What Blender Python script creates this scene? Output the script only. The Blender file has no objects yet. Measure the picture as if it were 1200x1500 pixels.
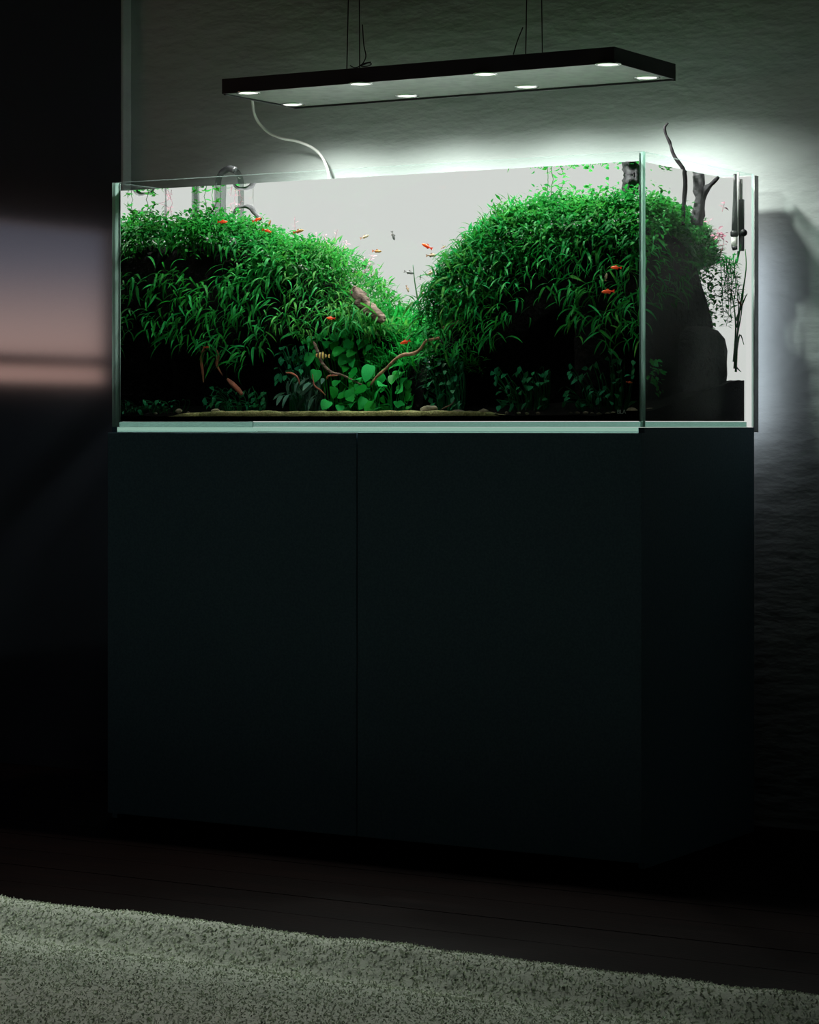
import bpy, math, random
import numpy as np
from mathutils import Matrix, Vector, Euler

random.seed(7)
rng = np.random.default_rng(7)
PI = math.pi
scene = bpy.context.scene
COL = scene.collection

# ------------------------------------------------------------------ camera
ZB = 0.80                                   # height of the tank base above the floor
F, CY, YAW = 3793.4, 621.6, 0.5362          # focal length and horizon in the 1200 x 1500 frame
CAM = np.array([3.2322, -4.2469, ZB + 0.0052])
cd = bpy.data.cameras.new('camera')
cam = bpy.data.objects.new('camera', cd)
COL.objects.link(cam)
cam.location = CAM
cam.rotation_euler = (PI / 2, 0, YAW)
cd.sensor_fit = 'HORIZONTAL'
cd.sensor_width = 36
cd.lens = 36 * F / 1200
cd.shift_y = -(750 - CY) / 1200
cd.clip_start = 0.05
scene.camera = cam

# ------------------------------------------------------------------ world: dusk sky
world = bpy.data.worlds.new('dusk')
scene.world = world
world.use_nodes = True
wn = world.node_tree
wn.nodes.clear()
w_out = wn.nodes.new('ShaderNodeOutputWorld')
w_bg = wn.nodes.new('ShaderNodeBackground')
w_tc = wn.nodes.new('ShaderNodeTexCoord')
w_sep = wn.nodes.new('ShaderNodeSeparateXYZ')
w_rmp = wn.nodes.new('ShaderNodeValToRGB')
wn.links.new(w_tc.outputs['Generated'], w_sep.inputs[0])
wn.links.new(w_sep.outputs['Z'], w_rmp.inputs[0])
wn.links.new(w_rmp.outputs[0], w_bg.inputs[0])
wn.links.new(w_bg.outputs[0], w_out.inputs[0])
els = w_rmp.color_ramp.elements
els[0].position = 0.0; els[0].color = (1.0, 0.52, 0.42, 1)
els[1].position = 1.0; els[1].color = (0.03, 0.04, 0.09, 1)
for p, c in ((0.035, (0.80, 0.54, 0.50, 1)), (0.060, (0.24, 0.235, 0.30, 1)), (0.085, (0.085, 0.09, 0.13, 1)), (0.2, (0.05, 0.06, 0.10, 1))):
    e = els.new(p); e.color = c
w_bg.inputs[1].default_value = 2.3

# ------------------------------------------------------------------ exposure
vs = scene.view_settings
vs.view_transform = 'Standard'
vs.look = 'None'
vs.exposure = 0.0
vs.gamma = 1.0
vs.use_curve_mapping = False
scene.cycles.transparent_max_bounces = 48
scene.cycles.max_bounces = 14
scene.cycles.glossy_bounces = 6
scene.cycles.transmission_bounces = 8
scene.cycles.sample_clamp_indirect = 4.0

SPOT_W = 13.0           # each of the eight lamp spots
PANEL = 0.79           # luminous sheet behind the tank (front)
PANEL_BACK = 2.4       # its rear side, towards the wall

# ------------------------------------------------------------------ helpers
W_ = np.array([-math.sin(YAW), math.cos(YAW), 0.0])
R_ = np.array([math.cos(YAW), math.sin(YAW), 0.0])

def ray(px, py):
    return W_ + (px - 600) / F * R_ + np.array([0, 0, (CY - py) / F])

def atY(px, py, Y):
    d = ray(px, py); t = (Y - CAM[1]) / d[1]
    return CAM + t * d

def atX(px, py, X):
    d = ray(px, py); t = (X - CAM[0]) / d[0]
    return CAM + t * d

def proj(P):
    q = np.atleast_2d(P) - CAM
    d = q @ W_
    return 600 + F * (q @ R_) / d, CY - F * q[:, 2] / d

def nmat(name, build):
    m = bpy.data.materials.new(name)
    m.use_nodes = True
    nt = m.node_tree
    nt.nodes.clear()
    out = nt.nodes.new('ShaderNodeOutputMaterial')
    sh = build(nt, nt.nodes.new, nt.links.new)
    nt.links.new(sh, out.inputs['Surface'])
    return m

def principled(name, col, rough=0.6, spec=0.4, metal=0.0, noise=None, bump=None, trans=0.0, objrand=0.0, stretch=None):
    """noise = (scale, second colour, detail, lo, hi); bump = (scale, strength, distance)"""
    def b(nt, N, L):
        p = N('ShaderNodeBsdfPrincipled')
        p.inputs['Roughness'].default_value = rough
        p.inputs['Specular IOR Level'].default_value = spec
        p.inputs['Metallic'].default_value = metal
        p.inputs['Base Color'].default_value = (*col, 1)
        csock = None
        tc = N('ShaderNodeTexCoord')
        vec = tc.outputs['Object']
        if stretch:
            mp = N('ShaderNodeMapping'); mp.inputs['Scale'].default_value = stretch
            L(vec, mp.inputs[0]); vec = mp.outputs[0]
        if noise:
            nz = N('ShaderNodeTexNoise'); nz.inputs['Scale'].default_value = noise[0]
            nz.inputs['Detail'].default_value = noise[2]
            L(vec, nz.inputs['Vector'])
            mr = N('ShaderNodeMapRange'); mr.inputs[1].default_value = noise[3]; mr.inputs[2].default_value = noise[4]
            L(nz.outputs[0], mr.inputs[0])
            mx = N('ShaderNodeMix'); mx.data_type = 'RGBA'
            mx.inputs[6].default_value = (*col, 1); mx.inputs[7].default_value = (*noise[1], 1)
            L(mr.outputs[0], mx.inputs[0])
            csock = mx.outputs[2]
        if objrand:
            oi = N('ShaderNodeObjectInfo')
            hs = N('ShaderNodeHueSaturation')
            mr2 = N('ShaderNodeMapRange'); mr2.inputs[3].default_value = 1 - objrand; mr2.inputs[4].default_value = 1 + objrand
            L(oi.outputs['Random'], mr2.inputs[0]); L(mr2.outputs[0], hs.inputs['Value'])
            mr3 = N('ShaderNodeMapRange'); mr3.inputs[3].default_value = 0.5 - 0.04 * objrand; mr3.inputs[4].default_value = 0.5 + 0.04 * objrand
            L(oi.outputs['Random'], mr3.inputs[0]); L(mr3.outputs[0], hs.inputs['Hue'])
            if csock: L(csock, hs.inputs['Color'])
            else: hs.inputs['Color'].default_value = (*col, 1)
            csock = hs.outputs[0]
        if csock: L(csock, p.inputs['Base Color'])
        if bump:
            nb = N('ShaderNodeTexNoise'); nb.inputs['Scale'].default_value = bump[0]; nb.inputs['Detail'].default_value = 6
            L(vec, nb.inputs['Vector'])
            bp = N('ShaderNodeBump'); bp.inputs['Strength'].default_value = bump[1]; bp.inputs['Distance'].default_value = bump[2]
            L(nb.outputs[0], bp.inputs['Height']); L(bp.outputs[0], p.inputs['Normal'])
        if trans:
            t = N('ShaderNodeBsdfTranslucent')
            t.inputs[0].default_value = (*[min(1, c * 1.25) for c in col], 1)
            if csock: L(csock, t.inputs[0])
            mx2 = N('ShaderNodeMixShader'); mx2.inputs[0].default_value = trans
            L(p.outputs[0], mx2.inputs[1]); L(t.outputs[0], mx2.inputs[2])
            return mx2.outputs[0]
        return p.outputs[0]
    return nmat(name, b)

def pane_mat(name, tint, ior=1.45, back=False):
    """clear sheet: see-through with a tint and a Fresnel sheen; back=True keeps the total reflection from inside"""
    def b(nt, N, L):
        t = N('ShaderNodeBsdfTransparent'); t.inputs[0].default_value = (*tint, 1)
        g = N('ShaderNodeBsdfGlossy'); g.inputs['Roughness'].default_value = 0.0; g.inputs['Color'].default_value = (1, 1, 1, 1)
        fr = N('ShaderNodeFresnel'); fr.inputs[0].default_value = ior
        mx = N('ShaderNodeMixShader')
        if back == 'only':
            ge = N('ShaderNodeNewGeometry')
            ml = N('ShaderNodeMath'); ml.operation = 'MULTIPLY'
            L(fr.outputs[0], ml.inputs[0]); L(ge.outputs['Backfacing'], ml.inputs[1])
            L(ml.outputs[0], mx.inputs[0])
        elif back:
            L(fr.outputs[0], mx.inputs[0])
        else:
            ge = N('ShaderNodeNewGeometry')
            inv = N('ShaderNodeMath'); inv.operation = 'SUBTRACT'; inv.inputs[0].default_value = 1
            L(ge.outputs['Backfacing'], inv.inputs[1])
            ml = N('ShaderNodeMath'); ml.operation = 'MULTIPLY'
            L(fr.outputs[0], ml.inputs[0]); L(inv.outputs[0], ml.inputs[1])
            L(ml.outputs[0], mx.inputs[0])
        L(t.outputs[0], mx.inputs[1]); L(g.outputs[0], mx.inputs[2])
        return mx.outputs[0]
    return nmat(name, b)

def edge_mat(name, col, fac=0.55, tint=(0.5, 0.8, 0.68)):
    """polished edge of a glass sheet: light led through the sheet leaves here"""
    def b(nt, N, L):
        tl = N('ShaderNodeBsdfTranslucent'); tl.inputs[0].default_value = (*col, 1)
        df = N('ShaderNodeBsdfDiffuse'); df.inputs[0].default_value = (*col, 1)
        tr = N('ShaderNodeBsdfTransparent'); tr.inputs[0].default_value = (*tint, 1)
        m0 = N('ShaderNodeMixShader'); m0.inputs[0].default_value = 0.35
        L(tl.outputs[0], m0.inputs[1]); L(df.outputs[0], m0.inputs[2])
        m1 = N('ShaderNodeMixShader'); m1.inputs[0].default_value = fac
        L(m0.outputs[0], m1.inputs[1]); L(tr.outputs[0], m1.inputs[2])
        return m1.outputs[0]
    return nmat(name, b)

def emit(name, col, strength):
    def b(nt, N, L):
        e = N('ShaderNodeEmission'); e.inputs[0].default_value = (*col, 1); e.inputs[1].default_value = strength
        return e.outputs[0]
    return nmat(name, b)

class MB:
    def __init__(self):
        self.v = []; self.f = []
    def box(self, a, b):
        n = len(self.v)
        x0, y0, z0 = a; x1, y1, z1 = b
        self.v += [(x0, y0, z0), (x1, y0, z0), (x1, y1, z0), (x0, y1, z0), (x0, y0, z1), (x1, y0, z1), (x1, y1, z1), (x0, y1, z1)]
        self.f += [tuple(n + i for i in q) for q in ((0, 3, 2, 1), (4, 5, 6, 7), (0, 1, 5, 4), (1, 2, 6, 5), (2, 3, 7, 6), (3, 0, 4, 7))]
        return self
    def add(self, v, f):
        n = len(self.v)
        self.v += [tuple(p) for p in v]
        self.f += [tuple(n + i for i in q) for q in f]
        return self
    def tube(self, pts, rad, seg=8, closed_ends=True):
        pts = [np.array(p, float) for p in pts]
        k = len(pts)
        rr = rad if hasattr(rad, '__len__') else [rad] * k
        n0 = len(self.v)
        up = None
        for i in range(k):
            t = pts[min(i + 1, k - 1)] - pts[max(i - 1, 0)]
            t = t / (np.linalg.norm(t) + 1e-12)
            if up is None:
                up = np.array([0, 0, 1.0]) if abs(t[2]) < 0.9 else np.array([1.0, 0, 0])
            a = np.cross(t, up); a /= np.linalg.norm(a) + 1e-12
            up = np.cross(a, t)
            for s in range(seg):
                an = 2 * PI * s / seg
                self.v.append(tuple(pts[i] + rr[i] * (math.cos(an) * a + math.sin(an) * up)))
        for i in range(k - 1):
            for s in range(seg):
                s2 = (s + 1) % seg
                self.f.append((n0 + i * seg + s, n0 + i * seg + s2, n0 + (i + 1) * seg + s2, n0 + (i + 1) * seg + s))
        if closed_ends:
            self.f.append(tuple(n0 + s for s in reversed(range(seg))))
            self.f.append(tuple(n0 + (k - 1) * seg + s for s in range(seg)))
        return self
    def lathe(self, prof, seg=24, loc=(0, 0, 0)):
        """prof: (radius, z) pairs from bottom to top"""
        n0 = len(self.v)
        for r, z in prof:
            for s in range(seg):
                an = 2 * PI * s / seg
                self.v.append((loc[0] + r * math.cos(an), loc[1] + r * math.sin(an), loc[2] + z))
        for i in range(len(prof) - 1):
            for s in range(seg):
                s2 = (s + 1) % seg
                self.f.append((n0 + i * seg + s, n0 + i * seg + s2, n0 + (i + 1) * seg + s2, n0 + (i + 1) * seg + s))
        self.f.append(tuple(n0 + s for s in reversed(range(seg))))
        self.f.append(tuple(n0 + (len(prof) - 1) * seg + s for s in range(seg)))
        return self
    def mesh(self, name, mat, smooth=False):
        me = bpy.data.meshes.new(name)
        me.from_pydata(self.v, [], self.f)
        if mat: me.materials.append(mat)
        if smooth:
            me.polygons.foreach_set('use_smooth', [True] * len(me.polygons))
        me.update()
        return me

def link(name, me, parent=None, M=None):
    o = bpy.data.objects.new(name, me)
    COL.objects.link(o)
    if M is not None: o.matrix_basis = M
    if parent is not None:
        o.parent = parent
        o.matrix_parent_inverse = PINV.get(parent.name, Matrix.Identity(4))
    return o

PINV = {}
def thing(name, label, cat, loc=(0, 0, 0), group=None):
    o = bpy.data.objects.new(name, None)
    o.empty_display_size = 0.02
    COL.objects.link(o)
    o.location = loc
    o['label'] = label; o['category'] = cat
    if group: o['group'] = group
    PINV[o.name] = Matrix.Translation(Vector(loc)).inverted()
    return o

def tag(o, label, cat, group=None, kind=None):
    o['label'] = label; o['category'] = cat
    if group: o['group'] = group
    if kind: o['kind'] = kind
    return o

def struct(o, label=None):
    o['kind'] = 'structure'
    if label: o['label'] = label
    return o

def bevel(o, w=0.002, seg=2):
    m = o.modifiers.new('bevel', 'BEVEL'); m.width = w; m.segments = seg; m.limit_method = 'ANGLE'
    return o

def vnoise(P, freq, seed=0, octaves=3):
    """cheap smooth value noise for arrays of points, about -1..1"""
    P = np.asarray(P, float)
    out = np.zeros(len(P)); amp = 1.0; tot = 0
    for o in range(octaves):
        q = P * freq * (2 ** o) + 17.3 * o + seed * 5.77
        i = np.floor(q).astype(np.int64); f = q - i; f = f * f * (3 - 2 * f)
        def h(ix, iy, iz):
            n = (ix * 374761393 + iy * 668265263 + iz * 2147483647 + seed * 144665) & 0xffffffff
            n = ((n ^ (n >> 13)) * 1274126177) & 0xffffffff
            return ((n ^ (n >> 16)) & 0xffff) / 32767.5 - 1
        acc = 0
        for dx in (0, 1):
            for dy in (0, 1):
                for dz in (0, 1):
                    wgt = (f[:, 0] if dx else 1 - f[:, 0]) * (f[:, 1] if dy else 1 - f[:, 1]) * (f[:, 2] if dz else 1 - f[:, 2])
                    acc = acc + wgt * h(i[:, 0] + dx, i[:, 1] + dy, i[:, 2] + dz)
        out += amp * acc; tot += amp; amp *= 0.5
    return out / tot

def blob(seed, r, sub=3, rough=0.25, freq=None):
    """a lumpy stone: displaced icosphere, radii r=(rx,ry,rz)"""
    import bmesh
    bm = bmesh.new()
    bmesh.ops.create_icosphere(bm, subdivisions=sub, radius=1)
    V = np.array([v.co[:] for v in bm.verts]); Fc = [tuple(v.index for v in f.verts) for f in bm.faces]
    bm.free()
    n = vnoise(V + seed * 3.1, freq or 1.6, seed)
    V = V * (1 + rough * n)[:, None] * np.array(r)
    return V, Fc

# ------------------------------------------------------------------ materials
M_wall = principled('plaster', (0.365, 0.425, 0.40), 0.85, 0.2, noise=(3.0, (0.28, 0.335, 0.315), 8, 0.35, 0.7), bump=(24, 0.28, 0.016), stretch=(0.6, 1, 1.5))
M_ceiling = principled('ceiling paint', (0.07, 0.085, 0.09), 0.9, 0.1, bump=(60, 0.1, 0.005))
M_room = principled('room paint', (0.22, 0.30, 0.34), 0.9, 0.1, bump=(60, 0.1, 0.005))
M_gloss = principled('dark lacquer', (0.030, 0.036, 0.048), 0.07, 0.5, noise=(2.0, (0.040, 0.044, 0.056), 4, 0.3, 0.7))
for n_ in M_gloss.node_tree.nodes:
    if n_.type == 'BSDF_PRINCIPLED': n_.inputs['IOR'].default_value = 2.3
M_cab = principled('black melamine', (0.115, 0.205, 0.265), 0.6, 0.2, noise=(260, (0.150, 0.255, 0.320), 2, 0.35, 0.65), bump=(320, 0.25, 0.002))
M_cabdark = principled('cabinet inside', (0.008, 0.009, 0.010), 0.8, 0.1, bump=(90, 0.1, 0.002))
M_black = principled('black anodised metal', (0.010, 0.011, 0.013), 0.45, 0.3, metal=0.0, bump=(300, 0.05, 0.001))
M_plate = principled('satin lamp plate', (0.27, 0.29, 0.28), 0.22, 0.6, noise=(40, (0.22, 0.24, 0.23), 4, 0.4, 0.7))
M_chrome = principled('polished ring', (0.75, 0.76, 0.75), 0.15, 0.6, metal=1.0, noise=(20, (0.7, 0.72, 0.7), 2, 0.3, 0.7))
M_lens = emit('lamp lens', (1.0, 0.98, 0.95), 1.25)
M_floor = principled('dark wood board', (0.0070, 0.0024, 0.0018), 0.55, 0.04, noise=(14, (0.0028, 0.0012, 0.0009), 6, 0.3, 0.7), bump=(40, 0.15, 0.003), stretch=(0.25, 4, 4))
M_glass = pane_mat('low iron glass', (0.965, 0.985, 0.978), 1.24)
M_gedge = edge_mat('green glass edge', (0.58, 0.86, 0.76), 0.30, (0.6, 0.85, 0.75))
M_gtop = edge_mat('glass top edge', (0.34, 0.46, 0.42), 0.72, (0.85, 0.95, 0.91))
M_gbase = edge_mat('green glass slab edge', (0.30, 0.60, 0.48), 0.80, (0.42, 0.74, 0.61))
M_gbot = edge_mat('green glass floor edge', (0.22, 0.45, 0.37), 0.80, (0.24, 0.46, 0.39))
M_slab = pane_mat('glass slab', (0.965, 0.99, 0.98), 1.45, back=True)
M_water = pane_mat('clear water', (0.985, 0.995, 0.99), 1.33, back=True)
M_waterside = pane_mat('clear water side', (0.985, 0.995, 0.99), 1.33, back='only')
M_silicone = principled('clear silicone', (0.30, 0.40, 0.37), 0.3, 0.4, noise=(200, (0.26, 0.36, 0.33), 2, 0.3, 0.7), trans=0.6)
M_panel = emit('luminous sheet', (1.0, 0.945, 0.935), PANEL)
M_panelb = emit('luminous sheet rear', (0.86, 0.86, 1.0), PANEL_BACK)
M_grey = principled('grey aluminium', (0.80, 0.77, 0.77), 0.5, 0.4, noise=(30, (0.54, 0.52, 0.52), 3, 0.3, 0.7))
M_rug = principled('cream wool', (0.84, 0.91, 0.76), 0.95, 0.05, noise=(120, (0.3740, 0.4368, 0.3360), 3, 0.57, 0.68), bump=(180, 0.3, 0.004))
M_pile = principled('wool pile', (0.84, 0.91, 0.76), 0.95, 0.05, noise=(110, (0.2860, 0.3472, 0.2576), 3, 0.61, 0.70))
M_wire = principled('black wire', (0.012, 0.012, 0.013), 0.5, 0.3, bump=(400, 0.1, 0.001))
M_cable = principled('white cable', (0.62, 0.65, 0.61), 0.5, 0.4, noise=(60, (0.52, 0.55, 0.52), 2, 0.3, 0.7))
M_soil = principled('black aquarium soil', (0.0024, 0.0024, 0.0024), 0.95, 0.05, noise=(180, (0.0056, 0.0048, 0.0040), 3, 0.4, 0.7), bump=(220, 0.8, 0.006))
M_sand = principled('tan sand', (0.5100, 0.4960, 0.2380), 0.95, 0.05, noise=(240, (0.2400, 0.2720, 0.0980), 4, 0.4, 0.7), bump=(300, 0.8, 0.004))
M_rock = principled('black lava rock', (0.0040, 0.0040, 0.0040), 0.95, 0.05, noise=(40, (0.0080, 0.0068, 0.0056), 5, 0.4, 0.7), bump=(70, 0.9, 0.012))
M_stone = principled('tan stone', (0.36, 0.31, 0.22), 0.85, 0.15, noise=(90, (0.18, 0.17, 0.11), 4, 0.4, 0.7), bump=(120, 0.7, 0.004))
M_wood = principled('grey driftwood', (0.1320, 0.0960, 0.0720), 0.85, 0.1, noise=(30, (0.0600, 0.0420, 0.0330), 6, 0.35, 0.65), bump=(60, 0.9, 0.006), stretch=(1, 1, 3))
M_twig = principled('brown twig', (0.34, 0.20, 0.12), 0.8, 0.15, noise=(60, (0.16, 0.09, 0.05), 4, 0.35, 0.65), bump=(120, 0.6, 0.003))
M_redtwig = principled('red root', (0.30, 0.10, 0.06), 0.7, 0.2, noise=(60, (0.16, 0.06, 0.04), 4, 0.35, 0.65))
M_btwig = principled('black twig', (0.010, 0.010, 0.011), 0.8, 0.1, noise=(40, (0.03, 0.03, 0.032), 5, 0.5, 0.7), bump=(70, 0.8, 0.004))
M_dwood = principled('dark driftwood', (0.045, 0.045, 0.048), 0.85, 0.1, noise=(40, (0.10, 0.10, 0.105), 5, 0.45, 0.7), bump=(70, 0.8, 0.006))
M_fern = principled('fern leaf', (0.0100, 0.1950, 0.0270), 0.6, 0.08, noise=(9, (0.0072, 0.1365, 0.0270), 3, 0.35, 0.65), trans=0.42, objrand=0.35)
M_fernY = principled('young fern leaf', (0.055, 0.215, 0.030), 0.6, 0.08, noise=(12, (0.0125, 0.1487, 0.0195), 3, 0.4, 0.65), trans=0.42, objrand=0.35)
M_moss = principled('moss leaf', (0.0079, 0.1173, 0.0156), 0.7, 0.05, noise=(14, (0.0198, 0.1734, 0.0203), 4, 0.4, 0.65), trans=0.42, objrand=0.2)
M_bush = principled('bush leaf', (0.0106, 0.1328, 0.0187), 0.7, 0.05, noise=(16, (0.0290, 0.1870, 0.0216), 4, 0.42, 0.66), trans=0.42, objrand=0.2)
M_anub = principled('broad green leaf', (0.0084, 0.2600, 0.0400), 0.5, 0.12, noise=(20, (0.0168, 0.3300, 0.0480), 3, 0.35, 0.65), trans=0.3, objrand=0.35)
M_grass = principled('water grass', (0.0208, 0.3648, 0.0605), 0.6, 0.08, noise=(15, (0.0125, 0.2304, 0.0432), 4, 0.4, 0.65), trans=0.45, objrand=0.2)
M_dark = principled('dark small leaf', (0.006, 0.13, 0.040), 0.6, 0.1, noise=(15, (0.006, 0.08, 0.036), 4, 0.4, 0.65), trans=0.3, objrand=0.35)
M_crypt = principled('bronze green leaf', (0.030, 0.12, 0.075), 0.5, 0.15, noise=(20, (0.05, 0.10, 0.07), 3, 0.4, 0.65), trans=0.25, objrand=0.4)
M_pink = principled('pink stem plant', (0.62, 0.30, 0.36), 0.6, 0.2, noise=(30, (0.48, 0.26, 0.34), 3, 0.4, 0.65), trans=0.5, objrand=0.25)
M_pale = principled('misty green leaf', (0.0297, 0.1188, 0.0462), 0.6, 0.2, noise=(20, (0.0660, 0.1386, 0.0528), 3, 0.45, 0.65), trans=0.5, objrand=0.2)
M_tubeg = pane_mat('glass pipe', (0.66, 0.70, 0.68), 1.45)
M_smoke = principled('smoked plastic', (0.030, 0.034, 0.036), 0.3, 0.5, noise=(40, (0.06, 0.065, 0.065), 2, 0.4, 0.7))
M_white = principled('white plastic', (0.62, 0.63, 0.60), 0.4, 0.4, noise=(30, (0.54, 0.55, 0.52), 2, 0.3, 0.7))
M_letter = principled('pale lettering', (0.45, 0.55, 0.52), 0.5, 0.3, noise=(50, (0.40, 0.5, 0.47), 2, 0.3, 0.7))

# ------------------------------------------------------------------ the room
YW = 0.58
X0, X1, Y0, H = -2.6, 4.4, -6.0, 2.6
XP = -0.392                                  # right end of the dark panel
struct(link('wall_back', MB().box((X0, YW, -0.1), (X1, YW + 0.12, H)).mesh('wall_back', M_wall)), 'rough grey-green plaster wall behind the tank')
struct(link('wall_right', MB().box((X1, Y0, -0.1), (X1 + 0.12, YW, H)).mesh('wall_right', M_room)))
struct(link('wall_rear', MB().box((X0, Y0 - 0.12, -0.1), (X1, Y0, H)).mesh('wall_rear', M_room)))
struct(link('ceiling', MB().box((X0, Y0, H), (X1, YW, H + 0.1)).mesh('ceiling', M_ceiling)))
fl = struct(link('floor', MB().box((X0, Y0, -0.1), (X1, YW, -0.012)).mesh('floor', M_cabdark)), 'dark brown board floor')
bw = 0.14
pm = MB().box((0, 0, -0.012), (X1 - X0, bw - 0.003, 0)).mesh('plank', M_floor)
y = YW - bw
while y > -2.4:
    link('plank', pm, fl, Matrix.Translation((X0, y, random.uniform(-0.0006, 0))))
    y -= bw
struct(link('floor_rear', MB().box((X0, Y0, -0.012), (X1, y + bw - 0.003, 0)).mesh('floor_rear', M_floor)))
# left wall with a window opening
wy0, wy1, wz0, wz1 = -2.42, -0.80, ZB + 0.155, ZB + 0.72
mb = MB()
mb.box((X0 - 0.12, Y0, -0.1), (X0, wy0, H + 0.1)); mb.box((X0 - 0.12, wy1, -0.1), (X0, YW, H + 0.1))
mb.box((X0 - 0.12, wy0, -0.1), (X0, wy1, wz0)); mb.box((X0 - 0.12, wy0, wz1), (X0, wy1, H + 0.1))
struct(link('wall_left', mb.mesh('wall_left', M_room)))
wd = struct(link('window_1', MB().box((X0 - 0.08, wy0 + 0.001, ZB + 0.215), (X0 - 0.04, wy1 - 0.001, ZB + 0.255)).mesh('window_1', M_cabdark)), 'window on the dusk sky')
link('pane', MB().box((X0 - 0.062, wy0, wz0), (X0 - 0.058, wy1, wz1)).mesh('pane', M_glass), wd)
portal = bpy.data.lights.new('window_portal', 'AREA')
portal.shape = 'RECTANGLE'; portal.size = wy1 - wy0; portal.size_y = wz1 - wz0
portal.cycles.is_portal = True
po = bpy.data.objects.new('window_portal', portal); COL.objects.link(po)
po.location = (X0 - 0.01, (wy0 + wy1) / 2, (wz0 + wz1) / 2); po.rotation_euler = (0, -PI / 2, 0)
po.rotation_euler = Euler((PI / 2, 0, -PI / 2))
# dark glossy panel, a little proud of the plaster
struct(bevel(link('trim_1', MB().box((X0, YW - 0.032, 0), (XP, YW - 0.001, H)).mesh('trim_1', M_gloss)), 0.001), 'dark glossy wall panel reflecting the dusk window')
struct(link('trim_2', MB().box((XP + 0.0005, YW - 0.031, 0), (XP + 0.006, YW - 0.001, H)).mesh('trim_2', M_wall)), 'thin plaster edge beside the dark panel')

# ------------------------------------------------------------------ rug
def build_rug():
    rx0, rx1, ry1, ry0 = -1.3, 2.9, -0.955, -3.0
    xs = np.concatenate([np.linspace(rx0, 0.1, 60)[:-1], np.linspace(0.1, 2.0, 420), np.linspace(2.0, rx1, 40)[1:]])
    ys = np.concatenate([np.linspace(0, 0.78, 200), np.linspace(0.78, ry1 - ry0, 60)[1:]])
    Xg, Yg = np.meshgrid(xs, ys)
    P = np.stack([Xg.ravel(), ry1 - Yg.ravel(), np.zeros(Xg.size)], 1)
    d = Yg.ravel()
    hem = 0.040 * np.exp(-((d - 0.045) / 0.05) ** 2)
    z = 0.020 * np.clip(np.sqrt(np.clip(d / 0.02, 0, 1)), 0, 1) + 0.55 * hem - 0.016 * np.exp(-((d - 0.15) / 0.04) ** 2)
    z += 0.0018 * vnoise(P, 90, 3, 2) + 0.004 * vnoise(P, 14, 5, 2)
    P[:, 1] += 0.006 * vnoise(P * np.array([1, 0, 0]), 22, 8, 3) * np.exp(-d / 0.05)
    P[:, 2] = np.maximum(z, 0.003)
    ny, nx = Xg.shape
    idx = np.arange(nx * ny).reshape(ny, nx)
    fc = np.stack([idx[:-1, :-1], idx[1:, :-1], idx[1:, 1:], idx[:-1, 1:]], -1).reshape(-1, 4)
    root = thing('rug', 'cream wool rug with a raised hem on the dark floor', 'rug', (0.8, -1.9, 0))
    mb = MB(); mb.v = P.tolist(); mb.f = fc.tolist()
    link('rug_body', mb.mesh('rug_body', M_rug, True), root)
    # pile: short bent tufts over the part in view
    n = 80000
    px_ = rng.uniform(0.1, 2.0, n); dd = 0.75 * rng.random(n) ** 1.1
    ii = np.clip(np.searchsorted(xs, px_), 0, nx - 1); jj = np.clip(np.searchsorted(ys, dd), 0, ny - 1)
    base = P[idx[jj, ii]]
    base = base + np.stack([rng.normal(0, 0.002, n), rng.normal(0, 0.002, n), np.full(n, -0.001)], 1)
    an = rng.uniform(0, 2 * PI, n); hh = rng.uniform(0.001, 0.004, n); ww = rng.uniform(0.0008, 0.0018, n)
    lean = rng.uniform(-1, 1, (n, 2)) * 0.004
    a = np.stack([np.cos(an) * ww, np.sin(an) * ww, np.zeros(n)], 1)
    tip = base + np.stack([lean[:, 0], lean[:, 1], hh], 1)
    V = np.stack([base - a, base + a, tip + a * 0.6, tip - a * 0.6], 1).reshape(-1, 3)
    Fq = np.arange(4 * n).reshape(-1, 4)
    mb = MB(); mb.v = V.tolist(); mb.f = Fq.tolist()
    o = link('pile', mb.mesh('pile', M_pile), root); o['kind'] = 'stuff'
build_rug()

# ------------------------------------------------------------------ cabinet
TL, TD, TH, G = 1.2, 0.506, 0.5, 0.010
cb = thing('aquarium_cabinet', 'black matt two-door cabinet carrying the aquarium', 'cabinet', (TL / 2, 0.25, 0))
DOORTOP = ZB - 0.0105
link('carcass', MB().box((0.0125, 0.022, 0.02), (TL - 0.0125, TD - 0.008, ZB - 0.0115)).mesh('carcass', M_cabdark), cb)
for xa in (-0.0010, TL - 0.0097):
    bevel(link('side_panel', MB().box((xa, 0.001, 0.0), (xa + 0.0127, TD - 0.004, ZB - 0.0008)).mesh('side_panel', M_cab), cb), 0.0008)
xg = 0.599
d1 = bevel(link('door', MB().box((-0.0010, -0.014, 0.012), (xg - 0.0012, 0.0, DOORTOP - 0.0012)).mesh('door', M_cab), cb), 0.0008)
d2 = bevel(link('door', MB().box((xg + 0.0012, -0.014, 0.012), (TL + 0.004, 0.0, DOORTOP)).mesh('door', M_cab), cb), 0.0008)
link('plinth', MB().box((0.012, 0.03, 0.0), (TL - 0.012, 0.05, 0.02)).mesh('plinth', M_cabdark), cb)
kx = atY(156, 782.5, 0.02)
link('peg', MB().tube([(-0.0015, 0.02, kx[2]), (-0.018, 0.02, kx[2]), (-0.0215, 0.02, kx[2])], [0.0022, 0.0022, 0.003], 10).mesh('peg', M_grey), cb)

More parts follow.
